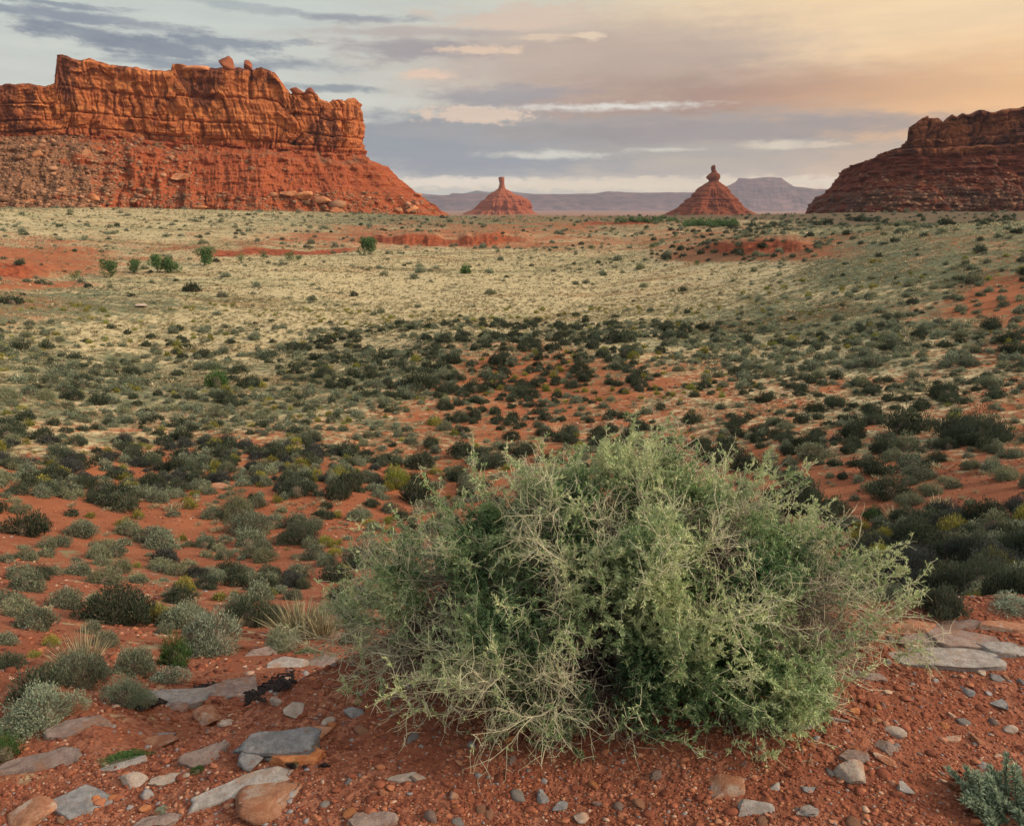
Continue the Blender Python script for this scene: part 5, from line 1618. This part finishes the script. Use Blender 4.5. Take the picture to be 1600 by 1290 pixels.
def rubble():
    rg = np.random.default_rng(9)
    bpy.context.view_layer.update()
    dg = bpy.context.evaluated_depsgraph_get()
    M = Mass()
    vs = [facet(8300 + k, 1, 8, .5, rough=0) for k in range(8)]
    n = 0
    P, S = [], []
    for _ in range(6500):
        u = rg.uniform()
        if u < .5: px, py = rg.uniform(-60, 340), rg.uniform(212, 326)
        elif u < .75: px, py = rg.uniform(-60, 700), rg.uniform(300, 333)
        elif u < .82: px, py = rg.uniform(300, 690), rg.uniform(236, 320)
        else: px, py = rg.uniform(1330, 1650), rg.uniform(270, 332)
        if u < .5 and px > 200 and rg.uniform() < (px - 200) / 140: continue
        q, e = ray(px, py)
        ok, loc, nor, idx, ob, mt = SC.ray_cast(dg, Vector((0, 0, CAM_Z)) + Vector((q, 1, e)) * 300, Vector((q, 1, e)).normalized())
        if not ok or not ob.name.startswith('mesa') or loc.y > 800 or nor.z < .2: continue
        P.append(loc[:]); S.append(math.exp(rg.normal(math.log(.62 if px < 330 or py > 300 else .42), .5)))
    P = np.array(P); S = np.array(S)
    for k in range(8):
        i = np.where(np.arange(len(P)) % 8 == k)[0]
        V, F = vs[k]
        M.add_many((V, [F], np.zeros(len(V)), np.zeros(len(V))), P[i], rg.uniform(0, 6, len(i)), np.stack([S[i] * 1.2, S[i], S[i] * .7], 1), rg.uniform(0, 1, len(i)) ** 1.4)
    M.build('rubble', SCREE, 'broken rock littering the talus of both mesas', 'rubble')
rubble()

# ------------------------------------------------------------------ the thorny bush in front
def thorny_bush():
    r = np.random.default_rng(2024)
    cx, cy = 0.40, 2.24
    C = np.array([cx, cy, 0.0])
    def envelope(u):
        a = np.arctan2(u[:, 1], u[:, 0])
        lob = 1 + .20 * fbm(u[:, 0] * 2.1 + 3, u[:, 1] * 2.1, u[:, 2] * 2.1, seed=21, oct=3)
        rx = np.where(u[:, 0] < 0, 1.0, .95)
        ry = np.where(u[:, 1] < 0, .66, .66)
        return u * lob[:, None] * np.stack([rx, ry, np.clip(.77 - .32 * np.maximum(-u[:, 0], 0) ** 1.0 - .12 * np.maximum(u[:, 0], 0), .3, 1)], 1)
    S0, S1, R0, R1, KIND = [], [], [], [], []     # segments, radii, 0 grey bark .. 1 pale live twig, later mixed with painted inner shade
    twigs = []                                     # (point, direction, level)
    ntrunk = 190
    for t in range(ntrunk):
        el = math.asin(r.uniform(-.02, 1) ** 1.0)
        az = r.uniform(0, 2 * math.pi)
        u = np.array([[math.cos(az) * math.cos(el), math.sin(az) * math.cos(el), math.sin(el)]])
        end = C + envelope(u)[0] * r.uniform(.78, 1.06)
        ba = r.uniform(0, 6.28); br = .16 * math.sqrt(r.uniform())
        st = C + np.array([math.cos(ba) * br * 2 + .25 * u[0, 0], math.sin(ba) * br + .1 * u[0, 1], -.02])
        st[2] = float(relief(np.array([st[0]]), np.array([st[1]]))[0]) - .02
        end[2] = max(end[2], .06)
        mid = (st + end) / 2 + np.array([0, 0, .10 + .10 * r.uniform()]) + r.normal(0, .05, 3)
        n = 12
        tt = np.linspace(0, 1, n)[:, None]
        P = (1 - tt) ** 2 * st + 2 * tt * (1 - tt) * mid + tt ** 2 * end
        P[1:-1] += r.normal(0, .010, (n - 2, 3))
        rad = np.linspace(r.uniform(.006, .011), .0018, n)
        S0.append(P[:-1]); S1.append(P[1:]); R0.append(rad[:-1]); R1.append(rad[1:]); KIND.append(np.linspace(0, .7, n - 1))
        for k in range(3, n):
            m = 3 if k > 6 else 2
            for _ in range(m):
                f = r.uniform(); p = P[k - 1] * (1 - f) + P[k] * f
                d = unit(P[k] - P[k - 1]) * .8 + r.normal(0, .62, 3) + unit(p - C - np.array([0, 0, -.1])) * .45
                twigs.append((p, unit(d), k / n))
    # second order twigs, crooked
    def grow(items, nseg, lmin, lmax, rad0, rad1, jit, kind0, kind1, droop=0.0):
        P = np.array([i[0] for i in items]); D = np.array([i[1] for i in items]); T = np.array([i[2] for i in items])
        L = r.uniform(lmin, lmax, len(P)) / nseg
        pts = [P]; dirs = []
        for s in range(nseg):
            D = unit(D + r.normal(0, jit, D.shape) + np.array([0, 0, -droop]))
            P = P + D * L[:, None]
            P[:, 2] = np.maximum(P[:, 2], .012)
            pts.append(P); dirs.append(D)
        rr = np.linspace(rad0, rad1, nseg + 1)
        for s in range(nseg):
            S0.append(pts[s]); S1.append(pts[s + 1]); R0.append(np.full(len(P), rr[s])); R1.append(np.full(len(P), rr[s + 1]))
            KIND.append(np.clip(kind0 + (kind1 - kind0) * s / nseg + (T - .5) * .7 + r.normal(0, .2, len(P)), 0, 1))
        return pts, dirs, T
    p2, d2, T2 = grow(twigs, 5, .08, .22, .0018, .0008, .26, .1, .6)
    items = []
    for s in range(1, 6):
        for i in range(len(twigs)):
            for _ in range(2):
                if r.uniform() < .60:
                    f = r.uniform(); p = p2[s - 1][i] * (1 - f) + p2[s][i] * f
                    items.append((p, unit(d2[s - 1][i] * .55 + r.normal(0, .65, 3) + np.array([0, 0, .12])), T2[i]))
    p3, d3, T3 = grow(items, 3, .04, .10, .0010, .0005, .28, .25, .85)
    # thorns
    th0, thd = [], []
    for s in range(1, 4):
        sel = r.uniform(0, 1, len(items)) < .62
        p = p3[s][sel]; d = unit(np.cross(d3[s - 1][sel], r.normal(size=(sel.sum(), 3)))) + d3[s - 1][sel] * .35
        th0.append(p); thd.append(unit(d))
    th0 = np.concatenate(th0); thd = np.concatenate(thd)
    tl = r.uniform(.008, .024, len(th0))[:, None]
    S0.append(th0); S1.append(th0 + thd * tl); R0.append(np.full(len(th0), .0007)); R1.append(np.full(len(th0), .0002)); KIND.append(r.uniform(.5, 1, len(th0)))
    # a few long live shoots that stick out of the outline
    long_items = []
    for (px, py, dx, dy, dz) in ((1000, 760, -.05, 0, 1), (1010, 740, .1, 0, 1), (985, 760, -.12, .1, 1), (1020, 770, .2, .1, 1), (960, 750, -.2, 0, 1), (930, 770, -.1, 0, 1), (840, 800, -.3, 0, 1), (760, 790, -.4, 0, .9), (700, 830, -.2, 0, 1), (650, 900, -.9, 0, .5),
                              (1160, 780, .5, 0, .7), (1180, 790, .9, 0, .45), (1250, 850, .8, 0, .6), (1300, 870, .9, 0, .5), (1350, 900, .9, 0, .4), (1380, 940, .9, 0, .3), (600, 950, -.9, 0, .3), (560, 980, -.8, 0, .35), (1120, 780, .2, 0, 1), (1060, 760, .3, 0, 1), (890, 790, 0, 0, 1),
                              (880, 1120, -.5, -.6, -.05), (900, 1130, -.8, -.4, 0), (860, 1110, -.9, -.3, 0)):
        q, e = ray(px, py); Y = cy if py < 1000 else 1.8
        for _ in range(3):
            long_items.append((np.array([q * Y, Y, CAM_Z + e * Y]) + r.normal(0, .03, 3), unit(np.array([dx, dy, dz]) + r.normal(0, .13, 3)), .9))
    for _ in range(170):
        u = unit(r.normal(size=(1, 3))); u[0, 2] = abs(u[0, 2])
        long_items.append((C + envelope(u)[0] * r.uniform(.86, 1.0), unit(u[0] * .5 + np.array([0, 0, 1.0]) + r.normal(0, .25, 3)), .9))
    pl, dl, Tl = grow(long_items, 8, .08, .24, .0022, .0007, .14, .75, 1.0)
    li = []
    for s in range(1, 9):
        for i in range(len(long_items)):
            for _ in range(2):
                li.append((pl[s][i], unit(dl[s - 1][i] * .4 + r.normal(0, .7, 3)), .9))
    pq, dq, Tq = grow(li, 2, .018, .06, .0010, .0005, .2, .8, 1.0)
    s0, s1 = np.concatenate(S0), np.concatenate(S1)
    V, F = tubes(s0, s1, np.concatenate(R0), np.concatenate(R1))
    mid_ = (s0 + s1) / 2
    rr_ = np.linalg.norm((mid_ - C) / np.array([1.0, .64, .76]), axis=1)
    kind = np.repeat(np.clip(np.concatenate(KIND) * .45 + .75 * sstep(.62, 1.02, rr_), 0, 1), 6)  # besides bark age, twigs darken inward to paint shade inside the crown
    # leaves along the fine twigs, in little bunches; bare twigs low on the left front and in some gaps
    LB, LD = [], []
    def leaves(pts, dirs, per, w):
        for s in range(1, len(pts)):
            for _ in range(per):
                f = r.uniform(0, 1, len(pts[s]))[:, None]
                p = pts[s - 1] * (1 - f) + pts[s] * f
                keep = r.uniform(0, 1, len(p)) < w(p)
                p = p[keep]; d0 = dirs[s - 1][keep]
                for _ in range(6):
                    LB.append(p + r.normal(0, .0022, p.shape)); LD.append(unit(d0 * .7 + r.normal(0, .5, p.shape) + np.array([0, 0, .35])))
    cu = unit(r.normal(size=(64, 3))); cu[:, 2] = np.abs(cu[:, 2]); cc = C + envelope(cu) * r.uniform(.72, .98, 64)[:, None]
    cr = r.uniform(.10, .20, 64)
    def clump(p):
        best = np.full(len(p), 9.0)
        for a, b in zip(cc, cr): best = np.minimum(best, np.linalg.norm(p - a, axis=1) / b)
        return sstep(1.2, .75, best)
    def wleaf(p):
        px, py, _ = to_px(p[:, 0], p[:, 1], p[:, 2])
        u = (p - C) / np.array([1.0, .64, .82]); rr = np.linalg.norm(u, axis=1)
        w = sstep(.35, .75, rr)
        g = fbm(p[:, 0] * 4.2, p[:, 1] * 4.2, p[:, 2] * 4.2, seed=29, oct=3)
        w = w * np.clip(.8 + 1.5 * g, .1, 1) * (.04 + .96 * clump(p))
        low = sstep(.26, .08, p[:, 2]) * sstep(.35, -.15, p[:, 0]) * sstep(2.5, 2.1, p[:, 1])
        w = w * (1 - .93 * low)
        hole = np.exp(-(((px - 1120) / 55) ** 2 + ((py - 910) / 75) ** 2))
        return w * (1 - .8 * hole)
    leaves(p3, d3, 4, wleaf)
    leaves(p2, d2, 4, lambda p: wleaf(p) * .8)
    leaves(pl, dl, 3, lambda p: np.full(len(p), .55))
    leaves(pq, dq, 1, lambda p: np.full(len(p), .6))
    B = np.concatenate(LB); D = np.concatenate(LD); n = len(B)
    LV = blades(B, D, r.uniform(.009, .019, n), r.uniform(.0026, .0046, n), r)
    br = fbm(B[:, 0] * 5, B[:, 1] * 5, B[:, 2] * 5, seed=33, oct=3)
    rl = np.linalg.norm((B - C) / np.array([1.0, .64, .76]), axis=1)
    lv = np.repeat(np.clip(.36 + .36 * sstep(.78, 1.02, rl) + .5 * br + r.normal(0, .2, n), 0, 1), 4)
    print('bush', len(s0), n)
    root = bpy.data.objects.new('thorny_bush', None); COL.objects.link(root); root.location = (cx, cy, 0)
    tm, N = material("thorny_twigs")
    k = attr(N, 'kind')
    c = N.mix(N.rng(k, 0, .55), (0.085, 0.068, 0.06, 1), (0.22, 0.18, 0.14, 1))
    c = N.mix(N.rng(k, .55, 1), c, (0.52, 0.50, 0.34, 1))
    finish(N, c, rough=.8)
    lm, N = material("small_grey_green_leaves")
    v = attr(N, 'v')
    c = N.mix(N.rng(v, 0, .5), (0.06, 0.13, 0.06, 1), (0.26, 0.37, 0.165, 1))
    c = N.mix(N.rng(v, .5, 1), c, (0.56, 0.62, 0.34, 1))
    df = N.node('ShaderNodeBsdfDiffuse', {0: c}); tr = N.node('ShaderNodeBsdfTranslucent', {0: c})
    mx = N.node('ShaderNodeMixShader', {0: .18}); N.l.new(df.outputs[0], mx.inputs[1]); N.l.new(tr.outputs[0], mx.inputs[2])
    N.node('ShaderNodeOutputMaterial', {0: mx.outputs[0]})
    o = np.array([cx, cy, 0])
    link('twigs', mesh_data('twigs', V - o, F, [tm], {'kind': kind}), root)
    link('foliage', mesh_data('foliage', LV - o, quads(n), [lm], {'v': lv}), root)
    tag(root, 'big tangled thorny green bush growing on the red gravel ledge', 'bush')
thorny_bush()

# corner conifer sprigs and small plants on the ledge
def sprigs(name, cx, cy, z0, n, L, spread, mat, label, seed, scale=1.0, lean=(0, 0)):
    r = np.random.default_rng(seed)
    B, D, S0, S1 = [], [], [], []
    for i in range(n):
        a = r.uniform(0, 6.28); s = spread * math.sqrt(r.uniform())
        p = np.array([cx + s * math.cos(a), cy + s * math.sin(a), z0 - .02])
        d = unit(np.array([math.cos(a) * .5 + lean[0], math.sin(a) * .5 + lean[1], 1.0]) + r.normal(0, .2, 3))
        l = L * r.uniform(.6, 1.1) / 14
        for k in range(14):
            d = unit(d + r.normal(0, .07, 3))
            q = p + d * l
            S0.append(p); S1.append(q)
            for _ in range(26):
                f = r.uniform(); B.append(p + (q - p) * f); D.append(unit(d * .9 + r.normal(0, .55, 3)))
            p = q
    B, D = np.array(B), np.array(D); m = len(B)
    V = blades(B, D, .016 * scale * r.uniform(.6, 1.3, m), .0042 * scale, r)
    root = bpy.data.objects.new(name, None); COL.objects.link(root); root.location = (cx, cy, z0)
    o = np.array([cx, cy, z0])
    link('foliage', mesh_data('foliage', V - o, quads(m), [mat], {'v': np.repeat(r.uniform(0, 1, m), 4), 'wood': np.zeros(m * 4)}), root)
    V2, F2 = tubes(np.array(S0), np.array(S1), .0025 * scale, .002 * scale)
    link('stems', mesh_data('stems', V2 - o, F2, [mat], {'v': np.zeros(len(V2)), 'wood': np.ones(len(V2))}), root)
    tag(root, label, 'plant')
JUN = leaf_material("blue_green_needles", (0.24, 0.33, 0.23, 1), (0.45, 0.54, 0.38, 1), (0.33, 0.42, 0.30, 1))
gx, gy, gz = on_ground(1575, 1300)
sprigs('evergreen_shrub', gx + .06, gy - .04, gz, 80, .13, .15, JUN, 'blue green feathery evergreen sprigs in the lower right corner', 3, 1.1, (-.25, .15))
for px, py, w, h, lab in ((192, 1192, .10, .03, 'low creeping green plant growing along the low grey slab'), (640, 1268, .0, .0, ''), (462, 1196, .012, .025, 'tiny green sprout below the orange spotted face'),
                          (308, 1206, .014, .03, 'tiny green sprout left of the long smooth slab'), (250, 1270, .03, .03, 'pale green sprout in gravel at the bottom left'), (480, 1020, .10, .05, 'small green leafy plant on the pinkish slab beside the bush')):
    if w == 0: continue
    x, y, z = on_ground(px, py)
    ww = 2.2 * w if w > .05 else .045
    o = link('small_plant', proto_mesh('pale' if 'pale' in lab else 'green', 1, px % 5), None, (x, y, z - .002), 0, (ww, ww * .45 if w > .05 else ww, .035 if w > .05 else .03))
    tag(o, lab, 'plant')

def dead_branch():
    pts = [on_ground(px, py) for px, py in ((1222, 1140), (1240, 1146), (1258, 1145), (1272, 1142), (1282, 1132), (1288, 1122))]
    P = np.array(pts); P[:, 2] += .022 + np.array([0, .0, .0, .005, .02, .035])
    V1, F1 = tubes(P[:-1], P[1:], np.linspace(.011, .009, 5), np.linspace(.0105, .006, 5), 9)
    Q = np.array([P[3], P[3] + [.05, .015, .01], P[3] + [.11, .01, .0]])
    V2, F2 = tubes(Q[:-1], Q[1:], .006, .004, 7)
    m, N = material("weathered_grey_wood")
    finish(N, N.mix(N.noise(N.scale(coords(N), (9, 40, 40)), 1, 6), (0.12, 0.10, 0.09, 1), (0.30, 0.26, 0.23, 1)), bump=N.noise(N.scale(coords(N), (20, 120, 120)), 1, 4), bdist=.003)
    o = link('dead_branch', mesh_data('dead_branch', np.vstack([V1, V2]), [F1, F2 + len(V1)], [m], smooth=True))
    tag(o, 'crooked grey dead branch lying under the right side of the thorny bush', 'branch')
dead_branch()

build_haze()
